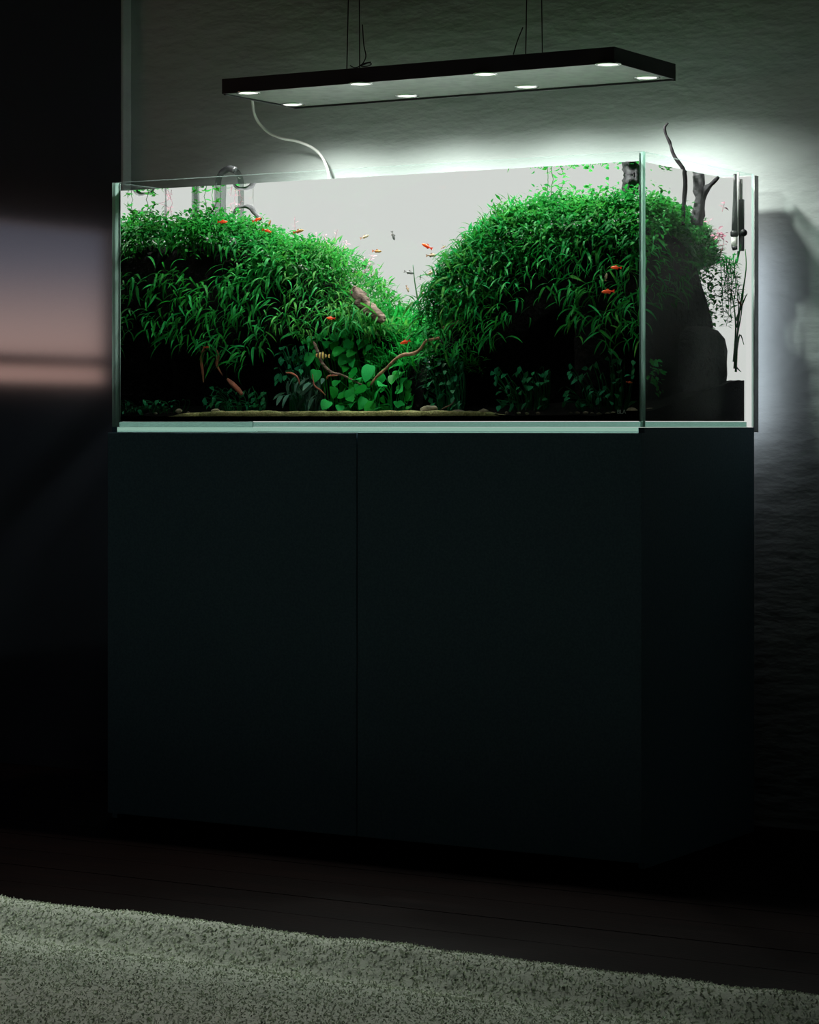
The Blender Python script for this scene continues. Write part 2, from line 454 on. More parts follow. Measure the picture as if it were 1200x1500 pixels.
# ------------------------------------------------------------------ aquarium glass
aq = thing('aquarium', 'rimless glass aquarium full of green plants on the black cabinet', 'aquarium', (TL / 2, TD / 2, ZB))
def pane(name, a, b, edge_axes, emat=None, mat=None):
    """a glass sheet: big faces clear, the faces along edge_axes get the green edge finish"""
    mb = MB().box(a, b)
    me = mb.mesh(name, mat or M_glass)
    me.materials.append(emat or M_gedge); me.materials.append(M_gtop)
    order = ('-z', '+z', '-y', '+x', '+y', '-x')
    for p, tagx in zip(me.polygons, order):
        if tagx[1] in edge_axes or tagx in edge_axes: p.material_index = 1
        if tagx == '+z' and 'z' in edge_axes: p.material_index = 2
    return link(name, me, aq)
z0 = ZB
pane('front_pane', (0, 0, z0), (TL, G, z0 + TH), ('x', 'z'))
pane('back_pane', (0, TD - G, z0), (TL, TD, z0 + TH), ('x', 'z'))
pane('left_pane', (0, G + 0.0006, z0), (G, TD - G - 0.0006, z0 + TH), ('-y', 'z'))
pane('right_pane', (TL - G, G + 0.0006, z0), (TL, TD - G - 0.0006, z0 + TH), ('-y', 'z'))
pane('bottom_pane', (G + 0.0006, G + 0.0006, z0), (TL - G - 0.0006, TD - G - 0.0006, z0 + G), ('-y', '+x'), M_gbot, M_slab)
pane('base_plate', (0.012, 0.0012, z0 - 0.0105), (TL - 0.012, TD, z0 - 0.0004), ('-y', '+x'), M_gbase, M_slab)
for xa in (G + 0.0003, TL - G - 0.0023):
    link('silicone_seam', MB().box((xa, G + 0.0004, z0 + G), (xa + 0.002, G + 0.0024, z0 + TH - 0.002)).mesh('silicone_seam', M_silicone), aq)
WL = 0.4835                                   # water level above the base
wt = link('water', MB().box((G + 0.0012, G + 0.0012, z0 + G + 0.001), (TL - G - 0.0012, TD - G - 0.0012, z0 + WL)).mesh('water', M_water))
wt.data.materials.append(M_waterside)
for p_ in wt.data.polygons:
    if abs(p_.normal.z) < 0.5: p_.material_index = 1
tag(wt, 'clear still water filling the glass aquarium', 'water', kind='stuff')
# small lettering low on the front glass
cu = bpy.data.curves.new('lettering', 'FONT'); cu.body = 'BLA'; cu.size = 0.0105; cu.extrude = 0.0003
cu.materials.append(M_letter)
tmp = bpy.data.objects.new('lettering_curve', cu); COL.objects.link(tmp)
bpy.context.view_layer.update()
lme = bpy.data.meshes.new_from_object(tmp.evaluated_get(bpy.context.evaluated_depsgraph_get()))
bpy.data.objects.remove(tmp); lme.name = 'lettering'
lo = bpy.data.objects.new('lettering', lme); COL.objects.link(lo)
p = atY(904, 606, -0.0006)
lo.location = p; lo.rotation_euler = (PI / 2, 0, 0)
lo.parent = aq; lo.matrix_parent_inverse = PINV[aq.name]

# luminous sheet between the tank and the wall
ls = thing('light_panel', 'white luminous background sheet standing behind the aquarium', 'light panel', (TL / 2, TD + 0.012, z0))
LY0, LY1 = TD + 0.003, TD + 0.021
link('luminous_sheet', MB().box((0.004, LY0, z0 - 0.0095), (TL - 0.0025, LY0 + 0.003, z0 + TH - 0.003)).mesh('luminous_sheet', M_panel), ls)
link('rear_sheet', MB().box((0.006, LY1 - 0.003, z0 - 0.0095), (TL - 0.004, LY1, z0 + 0.36)).mesh('rear_sheet', M_panelb), ls)
mb = MB()
mb.box((TL - 0.002, LY0 - 0.001, z0 - 0.0105), (TL + 0.001, LY1 + 0.001, z0 + TH - 0.002))
link('frame_side', mb.mesh('frame_side', M_grey), ls)
link('frame_side', MB().box((0.0, LY0 - 0.001, z0 - 0.0105), (0.003, LY1 + 0.001, z0 + TH - 0.002)).mesh('frame_side', M_grey), ls)
link('frame_top', MB().box((0.003, LY0 + 0.004, z0 + TH - 0.005), (TL - 0.0025, LY1 - 0.004, z0 + TH - 0.002)).mesh('frame_top', M_grey), ls)
# ------------------------------------------------------------------ pendant lamp
LX0, LX1, LYa, LYb, LZ = 0.1685, 1.0686, 0.150, 0.4245, z0 + 0.6872
LT = 0.0308
lamp = thing('pendant_lamp', 'flat black pendant lamp with eight spots hanging over the aquarium', 'lamp', ((LX0 + LX1) / 2, (LYa + LYb) / 2, LZ))
t = 0.006
for nm, a, b in (('frame_side', (LX0, LYa, LZ), (LX1, LYa + t, LZ + LT)), ('frame_side', (LX0, LYb - t, LZ - 0.003), (LX1, LYb, LZ + LT)),
                 ('frame_side', (LX0, LYa + t, LZ - 0.002), (LX0 + t, LYb - t, LZ + LT)), ('frame_side', (LX1 - t, LYa + t, LZ), (LX1, LYb - t, LZ + LT))):
    bevel(link(nm, MB().box(a, b).mesh(nm, M_black), lamp), 0.0006)
link('top_cover', MB().box((LX0 + t, LYa + t, LZ + LT - 0.004), (LX1 - t, LYb - t, LZ + LT - 0.001)).mesh('top_cover', M_black), lamp)
link('lamp_plate', MB().box((LX0 + t, LYa + t, LZ + 0.001), (LX1 - t, LYb - t, LZ + 0.006)).mesh('lamp_plate', M_plate), lamp)
def lens_at(px, py):
    d = ray(px, py); tt = (LZ - CAM[2]) / d[2]
    return CAM + tt * d
lens_px = [(367, 137), (531, 124), (707, 108), (890, 94.5), (432, 154), (598, 141), (770, 127), (945, 113.5)]
LP = [lens_at(*q) for q in lens_px]
yn = sum(q[1] for q in LP[:4]) / 4; yf = sum(q[1] for q in LP[4:]) / 4
for i, q in enumerate(LP):
    x = q[0]; yy = yn if i < 4 else yf
    ring = link('spot_ring', MB().lathe([(0.0225, 0.003), (0.0255, 0.0), (0.0252, -0.0012), (0.0225, -0.0018), (0.0205, -0.0012), (0.0205, 0.001)][::-1], 32, (x, yy, LZ + 0.001)).mesh('spot_ring', M_chrome, True), lamp)
    link('lens', MB().lathe([(0.004, -0.0024), (0.012, -0.0021), (0.0200, -0.0008), (0.0200, 0.0005)], 28, (x, yy, LZ + 0.001)).mesh('lens', M_lens, True), ring)
    sp = bpy.data.lights.new('spot', 'SPOT')
    sp.energy = SPOT_W; sp.spot_size = math.radians(164); sp.spot_blend = 0.88
    sp.shadow_soft_size = 0.014; sp.color = (1.0, 0.985, 0.95)
    so = bpy.data.objects.new('spot', sp); COL.objects.link(so)
    so.location = (x, yy, LZ - 0.022)
    so.parent = lamp; so.matrix_parent_inverse = PINV[lamp.name]
# suspension wires up to the ceiling
ym = (LYa + LYb) / 2
def wire(pts, r=0.0011):
    return MB().tube(pts, r, 6)
zt = LZ + LT - 0.001
def lam(px, Y): return atY(px, 90, Y)[0]
for (pa, pb) in (((508, 0.20), (524, 0.30)), ((527, 0.40), (524, 0.30))):
    xa = lam(pa[0], pa[1])
    hook = np.array([lam(524, 0.29), 0.29, H])
    link('suspension_wire', wire([(xa, pa[1], zt), hook]).mesh('suspension_wire', M_wire), lamp)
for (pa) in ((770, 0.22), (795, 0.40)):
    xa = lam(pa[0], pa[1])
    hook = np.array([lam(784, 0.30), 0.30, H])
    link('suspension_wire', wire([(xa, pa[1], zt), hook]).mesh('suspension_wire', M_wire), lamp)
def pth(pl, Y):
    return [atY(a, b, Y) for a, b in pl]
def spline(pts, n=6):
    pts = [np.array(p, float) for p in pts]
    out = []
    for i in range(len(pts) - 1):
        p0 = pts[max(i - 1, 0)]; p1 = pts[i]; p2 = pts[i + 1]; p3 = pts[min(i + 2, len(pts) - 1)]
        for k in range(n):
            s = k / n
            out.append(0.5 * ((2 * p1) + (-p0 + p2) * s + (2 * p0 - 5 * p1 + 4 * p2 - p3) * s * s + (-p0 + 3 * p1 - 3 * p2 + p3) * s ** 3))
    out.append(pts[-1])
    return out
link('wire_end', wire(spline(pth([(531, 36), (533, 66), (536, 82), (532, 92), (526, 97)], 0.40))).mesh('wire_end', M_wire), lamp)
link('wire_end', wire(spline(pth([(513, 96), (520, 99), (530, 96), (540, 92), (544, 94), (538, 97), (529, 97), (533, 93), (543, 91)], 0.39))).mesh('wire_end', M_wire), lamp)
link('wire_end', wire(spline(pth([(766, 40), (758, 60), (752, 80)], 0.30))).mesh('wire_end', M_wire), lamp)
# white power cable
cpts = []
for i, (a, b) in enumerate([(360, 128), (369, 146), (372, 165), (380, 181), (395, 195), (415, 203), (435, 207), (455, 215), (468, 225), (477, 240), (482, 258), (483, 285), (483, 330)]):
    cpts.append(atY(a, b, 0.44 + 0.11 * min(1, i / 8)))
tag(link('power_cable', MB().tube(spline(cpts), 0.0032, 8).mesh('power_cable', M_cable, True)), 'white power cable curving from the lamp down behind the tank', 'cable')

# ------------------------------------------------------------------ leaf library
def strap_variant(pitch, curl, segs=5, w=0.12, tipw=0.25, fold=0.25, twist=0.0):
    """unit-length drooping strap leaf along +x, bending towards -z"""
    pts = [np.zeros(3)]; a = pitch
    for s in range(segs):
        a2 = a - curl * (s + 0.5) / segs
        pts.append(pts[-1] + np.array([math.cos(a2), 0, math.sin(a2)]) / segs)
    v = []; f = []
    for i, p in enumerate(pts):
        s = i / segs
        ww = w * (0.45 + 0.55 * math.sin(PI * min(1, 0.15 + s * 0.85))) * (1 - (1 - tipw) * max(0, (s - 0.6) / 0.4)) * 0.5
        if i == segs: ww *= 0.25
        tw = twist * s
        v += [p + np.array([0, -ww * math.cos(tw), fold * ww - ww * math.sin(tw)]), p, p + np.array([0, ww * math.cos(tw), fold * ww + ww * math.sin(tw)])]
    for i in range(segs):
        b = 3 * i
        f += [(b, b + 1, b + 4, b + 3), (b + 1, b + 2, b + 5, b + 4)]
    return np.array(v), f

def oval_variant(w, curl, segs=5, fold=0.3, heart=False, stalk=0.15):
    v = []; f = []
    for i in range(segs + 1):
        s = i / segs
        if heart: ww = w * 0.5 * (math.sin(PI * (0.22 + 0.78 * s)) ** 0.7 if s < 1 else 0.02) * (1.0 if s > 0.05 else 0.8)
        else: ww = w * 0.5 * max(0.04, math.sin(PI * (0.04 + 0.94 * s)) ** 0.8)
        x = stalk + (1 - stalk) * s
        z = -curl * s * s
        v += [(x, -ww, z + fold * ww), (x, 0, z), (x, ww, z + fold * ww)]
    for i in range(segs):
        b = 3 * i
        f += [(b, b + 1, b + 4, b + 3), (b + 1, b + 2, b + 5, b + 4)]
    n = len(v)
    v += [(0, -0.02, 0), (0, 0.02, 0)]
    f.append((n, 1, 1, n + 1)[:2] + (n + 1,))
    return np.array(v, float), f

FERN = [strap_variant(random.uniform(-0.5, 0.7), random.uniform(0.7, 2.2), 6, random.uniform(0.085, 0.13), 0.35, 0.3, random.uniform(-0.5, 0.5)) for _ in range(8)]
BLADE = [strap_variant(random.uniform(1.0, 1.4), random.uniform(0.3, 1.3), 5, random.uniform(0.045, 0.07), 0.3, 0.3) for _ in range(6)]
OVAL = [oval_variant(random.uniform(0.42, 0.62), random.uniform(0.1, 0.5), 3, 0.3) for _ in range(5)]
NEEDLE = [oval_variant(random.uniform(0.16, 0.24), random.uniform(0.1, 0.5), 2, 0.2) for _ in range(5)]
HEART = [oval_variant(random.uniform(0.62, 0.8), random.uniform(0.15, 0.45), 6, 0.22, True, 0.12) for _ in range(5)]
LANCE = [oval_variant(random.uniform(0.24, 0.32), random.uniform(0.2, 0.6), 5, 0.25) for _ in range(5)]

_mesh_cache = {}
def variant_mesh(key, lib, k, mat):
    kk = (key, k, mat.name)
    if kk not in _mesh_cache:
        v, f = lib[k]
        mb = MB(); mb.add(v, f)
        _mesh_cache[kk] = mb.mesh(key, mat, True)
    return _mesh_cache[kk]

def rotm(yaw, pitch, roll):
    return np.array(Euler((roll, -pitch, yaw)).to_matrix())

def euler_batch(ya, pi_, ro):
    cz, sz = np.cos(ya), np.sin(ya); cy, sy = np.cos(-pi_), np.sin(-pi_); cx, sx = np.cos(ro), np.sin(ro)
    R = np.empty((len(ya), 3, 3))
    R[:, 0, 0] = cz * cy; R[:, 0, 1] = cz * sy * sx - sz * cx; R[:, 0, 2] = cz * sy * cx + sz * sx
    R[:, 1, 0] = sz * cy; R[:, 1, 1] = sz * sy * sx + cz * cx; R[:, 1, 2] = sz * sy * cx - cz * sx
    R[:, 2, 0] = -sy; R[:, 2, 1] = cy * sx; R[:, 2, 2] = cy * cx
    return R

def bake(lib, inst):
    """inst: list of (variant, pos, yaw, pitch, roll, scale) -> one mesh builder"""
    mb = MB()
    for k in range(len(lib)):
        sub = [i for i in inst if i[0] == k]
        if not sub: continue
        v, f = lib[k]
        P = np.array([i[1] for i in sub]); A = np.array([i[2:6] for i in sub])
        R = euler_batch(A[:, 0], A[:, 1], A[:, 2])
        V = np.einsum('nij,vj->nvi', R, v) * A[:, 3][:, None, None] + P[:, None, :]
        n0 = len(mb.v); nv = len(v)
        mb.v += V.reshape(-1, 3).tolist()
        for q in range(len(sub)):
            o = n0 + q * nv
            mb.f += [tuple(o + a for a in fc) for fc in f]
    return mb

def leaf_objects(name, lib, key, inst, mat, parent):
    for k, p, ya, pi_, ro, sc in inst:
        M = Matrix.Translation(Vector(p)) @ Euler((ro, -pi_, ya)).to_matrix().to_4x4() @ Matrix.Scale(sc, 4)
        link(name, variant_mesh(key, lib, k, mat), parent, M)

def plant(name, label, cat, lib, key, inst, mat, n_parts, group=None, mat2=None, frac2=0.0, front=None):
    """one plant: its largest and foremost leaves as parts, the dense rest as foliage"""
    if not inst: return None
    P = np.array([i[1] for i in inst])
    loc = (float(P[:, 0].mean()), float(P[:, 1].mean()), float(P[:, 2].min()))
    root = thing(name, label, cat, loc, group)
    sc = np.array([i[5] for i in inst])
    key_ = sc / sc.max() - 4.0 * P[:, 1] + 0.2 * rng.random(len(inst)) if front is None else front
    order = np.argsort(-key_)
    parts = [inst[i] for i in order[:n_parts]]; rest = [inst[i] for i in order[n_parts:]]
    if mat2:
        c = int(len(parts) * frac2)
        random.shuffle(parts)
        leaf_objects('leaf', lib, key, parts[:c], mat2, root); leaf_objects('leaf', lib, key, parts[c:], mat, root)
        c = int(len(rest) * frac2); random.shuffle(rest)
        if rest[:c]:
            o = link('foliage', bake(lib, rest[:c]).mesh('foliage', mat2, True), root); o['kind'] = 'stuff'
        rest = rest[c:]
    else:
        leaf_objects('leaf', lib, key, parts, mat, root)
    if rest:
        o = link('foliage', bake(lib, rest).mesh('foliage', mat, True), root); o['kind'] = 'stuff'
    return root

# ------------------------------------------------------------------ mounds
_gx = np.arange(0, 1.3, 0.01); _gy = np.arange(-0.1, 0.6, 0.01); _gz = np.arange(ZB - 0.1, ZB + 0.65, 0.01)
_G = np.stack(np.meshgrid(_gx, _gy, _gz, indexing='ij'), -1)
_N = vnoise(_G.reshape(-1, 3), 22, 11, 2).reshape(_G.shape[:3])
def NF(p):
    """clumping noise looked up on a 1 cm grid"""
    return _N[min(max(int(p[0] * 100), 0), len(_gx) - 1), min(max(int((p[1] + 0.1) * 100), 0), len(_gy) - 1), min(max(int((p[2] - ZB + 0.1) * 100), 0), len(_gz) - 1)]

class Mound:
    """canopy over a rock core: crest heights at depth Yc, lower fringe at the front depth Yf"""
    def __init__(s, crest, fringe, Yc, Yf):
        s.Yc, s.Yf = Yc, Yf
        c = np.array([atY(a, b + 12, Yc) for a, b in crest]); f = np.array([atY(a, b, Yf) for a, b in fringe])
        s.c = c[np.argsort(c[:, 0])]; s.f = f[np.argsort(f[:, 0])]
    def pt(s, X, v, inset=0.0):
        T = np.interp(X, s.c[:, 0], s.c[:, 2]); B = np.interp(X, s.f[:, 0], s.f[:, 2])
        if v >= 0:
            a = v * PI / 2
            Y = s.Yc - (s.Yc - s.Yf - inset) * math.sin(a); Z = B + (T - inset - B) * math.cos(a)
        else:
            a = -v * PI / 2
            Y = s.Yc + (0.46 - s.Yc) * math.sin(a); Z = ZB + 0.08 + (T - inset - ZB - 0.08) * math.cos(a)
        return np.array([X, Y, Z])

LM = Mound([(250, 322), (275, 318), (300, 312), (330, 310), (360, 320), (400, 338), (440, 352), (480, 355), (510, 378), (540, 420), (560, 452), (580, 480)],
           [(172, 470), (200, 475), (240, 488), (290, 502), (330, 515), (370, 505), (410, 485), (450, 492), (480, 482), (510, 462), (540, 455)], 0.22, 0.075)
RM = Mound([(630, 470), (645, 440), (660, 410), (680, 372), (720, 338), (745, 310), (780, 296), (812, 284), (850, 288), (900, 282), (950, 284), (990, 300), (1030, 325)],
           [(600, 520), (640, 505), (680, 512), (715, 505), (745, 495), (790, 455), (830, 450), (865, 475), (900, 485), (940, 478)], 0.22, 0.075)

def core(name, label, M, xa, xb, seed, side):
    nx, nv = 40, 22
    V = []; Fc = []
    for i in range(nx + 1):
        X = xa + (xb - xa) * i / nx
        u = (i / nx) if side < 0 else (1 - i / nx)
        tip = min(1.0, math.sin(PI / 2 * min(1, u / 0.5)) ** 0.2 if u > 0 else 0.0)
        col = []
        for j in range(nv + 1):
            v = -1 + 2 * j / nv
            p = M.pt(X, v, 0.045)
            p[2] = ZB + 0.02 + (p[2] - ZB - 0.02) * max(0.05, tip)
            col.append(p)
        lastp = col[-1]
        col += [np.array([X, lastp[1] + 0.05, lastp[2] - 0.03]), np.array([X, lastp[1] + 0.09, lastp[2] - 0.10]), np.array([X, lastp[1] + 0.07, ZB + 0.02])]
        V += col
    m = nv + 4
    V = np.array(V)
    n = vnoise(V, 16, seed)
    V[:, 1] += 0.016 * n; V[:, 2] += 0.012 * vnoise(V, 18, seed + 3)
    V[:, 2] = np.maximum(V[:, 2], ZB + 0.0135)
    V[:, 0] = np.clip(V[:, 0], 0.016, 1.184); V[:, 1] = np.clip(V[:, 1], 0.03, 0.485)
    for i in range(nx):
        for j in range(m - 1):
            a = i * m + j
            Fc.append((a, a + m, a + m + 1, a + 1))
        Fc.append((i * m + m - 1, (i + 1) * m + m - 1, (i + 1) * m, i * m))
    Fc.append(tuple(range(m))[::-1]); Fc.append(tuple(nx * m + j for j in range(m)))
    mb = MB(); mb.v = V.tolist(); mb.f = Fc
    return tag(link(name, mb.mesh(name, M_rock, True)), label, 'rock')
core('lava_rock', 'black lava rock mound under the ferns at the left', LM, 0.018, 0.63, 1, 1)
core('lava_rock', 'black lava rock mound under the ferns at the right', RM, 0.66, 1.14, 2, -1)

def inside(px, py, ells):
    for (cx, cy, rx, ry, prob) in ells:
        if ((px - cx) / rx) ** 2 + ((py - cy) / ry) ** 2 < 1 and random.random() < prob: return True
    return False

HOLES = [(232, 378, 34, 22, 0.9), (300, 382, 42, 26, 0.92), (345, 375, 25, 16, 0.7), (395, 440, 28, 22, 0.75), (215, 440, 40, 16, 0.6), (320, 440, 30, 14, 0.5), (350, 480, 30, 12, 0.4),
         (885, 372, 46, 22, 0.6), (835, 400, 40, 22, 0.6), (770, 440, 36, 22, 0.55), (800, 430, 30, 30, 0.5), (870, 440, 25, 18, 0.6)]

def canopy(M, xa, xb, va, vb, n, lib, s0, s1, lean=0.0, holes=True, out=-PI / 2, spread=0.9, pitch=(-0.3, 0.4), jit=0.012, vp=1.0, nz=0.25):
    inst = []; tries = 0
    while len(inst) < n and tries < n * 6:
        tries += 1
        X = random.uniform(xa, xb); v = va + (vb - va) * random.random() ** vp
        p = M.pt(X, v) + np.array([random.gauss(0, jit), random.gauss(0, jit), random.gauss(0, jit)])
        if NF(p) < -nz and random.random() < 0.8: continue
        if holes:
            px, py = proj(p)
            if inside(px[0], py[0], HOLES): continue
        sc = random.uniform(s0, s1)
        ya = out + lean + random.gauss(0, spread)
        if v < 0: ya = out + PI + random.gauss(0, 0.8)
        p[0] = min(max(p[0], 0.03), 1.17); p[1] = min(max(p[1], 0.032 + 0.7 * sc), 0.475)
        p[2] = min(p[2], ZB + WL - 0.01)
        inst.append((random.randrange(len(lib)), p, ya, random.uniform(*pitch), random.gauss(0, 0.35), sc))
    return inst

# ---- left side plants
plant('needle_fern', 'shaggy dark fern with long looping leaves in the left front corner', 'fern', FERN, 'fern_leaf',
      canopy(LM, 0.03, 0.17, 0.25, 1.0, 330, FERN, 0.028, 0.050), M_fern, 90)
plant('needle_fern', 'fern with long drooping leaves over the dark hollow left of centre', 'fern', FERN, 'fern_leaf',
      canopy(LM, 0.17, 0.34, 0.30, 1.05, 400, FERN, 0.030, 0.056), M_fern, 110)
plant('needle_fern', 'bright bushy fern spilling down the right slope of the left mound', 'fern', FERN, 'fern_leaf',
      canopy(LM, 0.33, 0.575, 0.05, 0.98, 950, FERN, 0.022, 0.046, 0.35), M_fern, 170, mat2=M_fernY, frac2=0.35)
plant('water_moss', 'dense fine-leaved bush on top of the left mound', 'plant', OVAL, 'moss_leaf',
      canopy(LM, 0.02, 0.36, -0.7, 0.50, 9500, OVAL, 0.006, 0.014, spread=1.6, pitch=(-0.5, 1.2), jit=0.012, nz=0.35), M_moss, 0, mat2=M_bush, frac2=0.4)
plant('water_moss', 'feathery bush along the sloping crest of the left mound', 'plant', NEEDLE, 'needle_leaf',
      canopy(LM, 0.34, 0.60, -0.8, 0.45, 4200, NEEDLE, 0.014, 0.028, spread=1.6, pitch=(-0.3, 1.2), jit=0.010, nz=0.4), M_bush, 0, mat2=M_fernY, frac2=0.3)

# ---- right side plants
plant('needle_fern', 'fern with long leaves hanging into the valley from the right mound', 'fern', FERN, 'fern_leaf',
      canopy(RM, 0.68, 0.86, 0.10, 1.0, 1000, FERN, 0.026, 0.052, -0.5), M_fern, 170, mat2=M_fernY, frac2=0.2)
plant('needle_fern', 'dark fern drooping from the middle of the right mound', 'fern', FERN, 'fern_leaf',
      canopy(RM, 0.86, 1.02, 0.35, 0.92, 380, FERN, 0.024, 0.044), M_fern, 90)
plant('needle_fern', 'fern with loose drooping leaves beside the front right glass corner', 'fern', FERN, 'fern_leaf',
      canopy(RM, 1.00, 1.16, 0.30, 1.05, 400, FERN, 0.028, 0.052), M_fern, 110, mat2=M_fernY, frac2=0.15)
plant('water_moss', 'dense small-leaved bush crowning the right mound', 'plant', OVAL, 'moss_leaf',
      canopy(RM, 0.80, 1.16, -0.75, 0.62, 13000, OVAL, 0.006, 0.014, spread=1.6, pitch=(-0.5, 1.2), jit=0.013, nz=0.3), M_moss, 0, mat2=M_bush, frac2=0.5)
plant('water_moss', 'loose leafy bush on the left shoulder of the right mound', 'plant', NEEDLE, 'needle_leaf',
      canopy(RM, 0.69, 0.84, -0.8, 0.8, 6500, NEEDLE, 0.014, 0.028, spread=1.6, pitch=(-0.3, 1.2), jit=0.014, nz=0.5), M_bush, 0, mat2=M_fern, frac2=0.5)

# ---- plants seen through the right-hand glass: side flank of the right mound
def flank(pts_fn, n, lib, s0, s1, out=0.0, spread=1.0, pitch=(-0.4, 0.6), nz=0.3):
    inst = []; tries = 0
    while len(inst) < n and tries < 5 * n:
        tries += 1
        p = pts_fn()
        if p is None: continue
        if NF(p) < -nz: continue
        sc = random.uniform(s0, s1)
        p[0] = min(p[0], 1.182 - 0.8 * sc); p[1] = min(max(p[1], 0.03 + 0.7 * sc), 0.475); p[2] = min(p[2], ZB + WL - 0.012)
        inst.append((random.randrange(len(lib)), p, out + random.gauss(0, spread), random.uniform(*pitch), random.gauss(0, 0.4), sc))
    return inst
FT = np.array([(945, 288), (975, 292), (1000, 302), (1025, 322), (1042, 345), (1053, 372)])
FBt = np.array([(945, 450), (975, 450), (1000, 425), (1020, 400), (1040, 392), (1055, 390)])
def side_pt(a=945, b=1052, deep=0.05, lo=0.0, hi=1.0):
    def f():
        px = random.uniform(a, b)
        t0 = np.interp(px, FT[:, 0], FT[:, 1]); b0 = np.interp(px, FBt[:, 0], FBt[:, 1])
        py = t0 + (b0 - t0) * (lo + (hi - lo) * random.random())
        return atX(px, py, 1.16 - deep * random.random() - 0.02)
    return f
plant('needle_fern', 'fern pressed against the right-hand glass with drooping leaves', 'fern', FERN, 'fern_leaf',
      flank(side_pt(945, 1012, 0.05, 0.25, 1.05), 480, FERN, 0.024, 0.046), M_fern, 80)
plant('water_moss', 'bushy green plant filling the upper right end of the tank', 'plant', OVAL, 'moss_leaf',
      flank(side_pt(940, 1045, 0.12, 0, 0.85), 7500, OVAL, 0.006, 0.014, spread=1.6), M_moss, 0, mat2=M_bush, frac2=0.4)
plant('hair_grass', 'fine misty green plant at the rear of the right end', 'plant', NEEDLE, 'needle_leaf',
      flank(side_pt(1012, 1056, 0.08, 0, 1.0), 2200, NEEDLE, 0.014, 0.026, spread=1.6, pitch=(-0.2, 1.3)), M_pale, 0, mat2=M_moss, frac2=0.3)
# ------------------------------------------------------------------ valley and foreground plants
def region(poly_x, top, bot, Ytop, Ybot, n, lib, s0, s1, out=-PI / 2, spread=0.9, pitch=(-0.2, 0.8), nz=0.5, jit=0.008, roll=0.35):
    """points spread over a sloping bed given by screen outline and front/rear depth"""
    inst = []; tries = 0
    top = np.array(top, float); bot = np.array(bot, float)
    while len(inst) < n and tries < 6 * n:
        tries += 1
        px = random.uniform(*poly_x); f = random.random()
        t0 = np.interp(px, top[:, 0], top[:, 1]); b0 = np.interp(px, bot[:, 0], bot[:, 1])
        p = atY(px, t0 + (b0 - t0) * f, Ytop + (Ybot - Ytop) * f) + np.array([random.gauss(0, jit), random.gauss(0, jit), random.gauss(0, jit * 0.6)])
        if NF(p) < -nz: continue
        sc = random.uniform(s0, s1)
        p[0] = min(max(p[0], 0.03), 1.17); p[1] = min(max(p[1], 0.03 + 0.6 * sc), 0.475); p[2] = max(p[2], ZB + 0.02)
        inst.append((random.randrange(len(lib)), p, out + random.gauss(0, spread), random.uniform(*pitch), random.gauss(0, roll), sc))
    return inst

plant('water_grass', 'soft mound of fine grass in the valley between the ferns', 'grass', NEEDLE, 'needle_leaf',
      region((555, 632), [(555, 464), (580, 464), (605, 470), (620, 486), (632, 494)], [(555, 500), (632, 520)], 0.27, 0.16, 3200, NEEDLE, 0.016, 0.030, spread=1.5, pitch=(0.0, 1.4), jit=0.012, nz=0.7), M_grass, 0, mat2=M_bush, frac2=0.3)
plant('water_grass', 'clump of upright grass blades in front of the valley mound', 'grass', BLADE, 'grass_blade',
      region((548, 612), [(548, 500), (612, 505)], [(548, 545), (612, 540)], 0.17, 0.11, 420, BLADE, 0.030, 0.050, spread=1.2, pitch=(-0.5, 0.2), jit=0.010), M_grass, 70)
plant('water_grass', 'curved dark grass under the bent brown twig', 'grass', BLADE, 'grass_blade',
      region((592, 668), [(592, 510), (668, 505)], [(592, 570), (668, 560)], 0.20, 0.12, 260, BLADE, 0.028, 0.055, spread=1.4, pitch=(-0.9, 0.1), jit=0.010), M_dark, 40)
for i, (a, b, h, d) in enumerate([(615, 470, 62, 0.30), (621, 468, 44, 0.31), (627, 470, 50, 0.30), (633, 466, 40, 0.32), (640, 462, 36, 0.33)]):
    pass
def tall_blades(name, label, blades, mat, Y):
    root = thing(name, label, 'grass', tuple(atY(blades[0][0][0], blades[0][0][1], Y)))
    for bl in blades:
        pts = spline([atY(a, b, Y) for a, b in bl], 4)
        k = len(pts)
        link('blade', MB().tube(pts, [0.0022 * (1 - 0.85 * i / (k - 1)) + 0.0003 for i in range(k)], 5).mesh('blade', mat, True), root)
tall_blades('tall_grass', 'single pale tall blade standing in the bright gap', [[(616, 478), (612, 440), (608, 415), (605, 388)]], M_pale, 0.33)
tall_blades('tall_grass', 'tuft of upright blades at the foot of the bright gap',
            [[(624, 480), (623, 455), (619, 438)], [(626, 480), (629, 455), (630, 442)], [(622, 480), (614, 460), (603, 440)], [(628, 480), (634, 460), (634, 440)], [(628, 478), (642, 452), (650, 430)], [(620, 480), (606, 455), (596, 446)]], M_grass, 0.30)

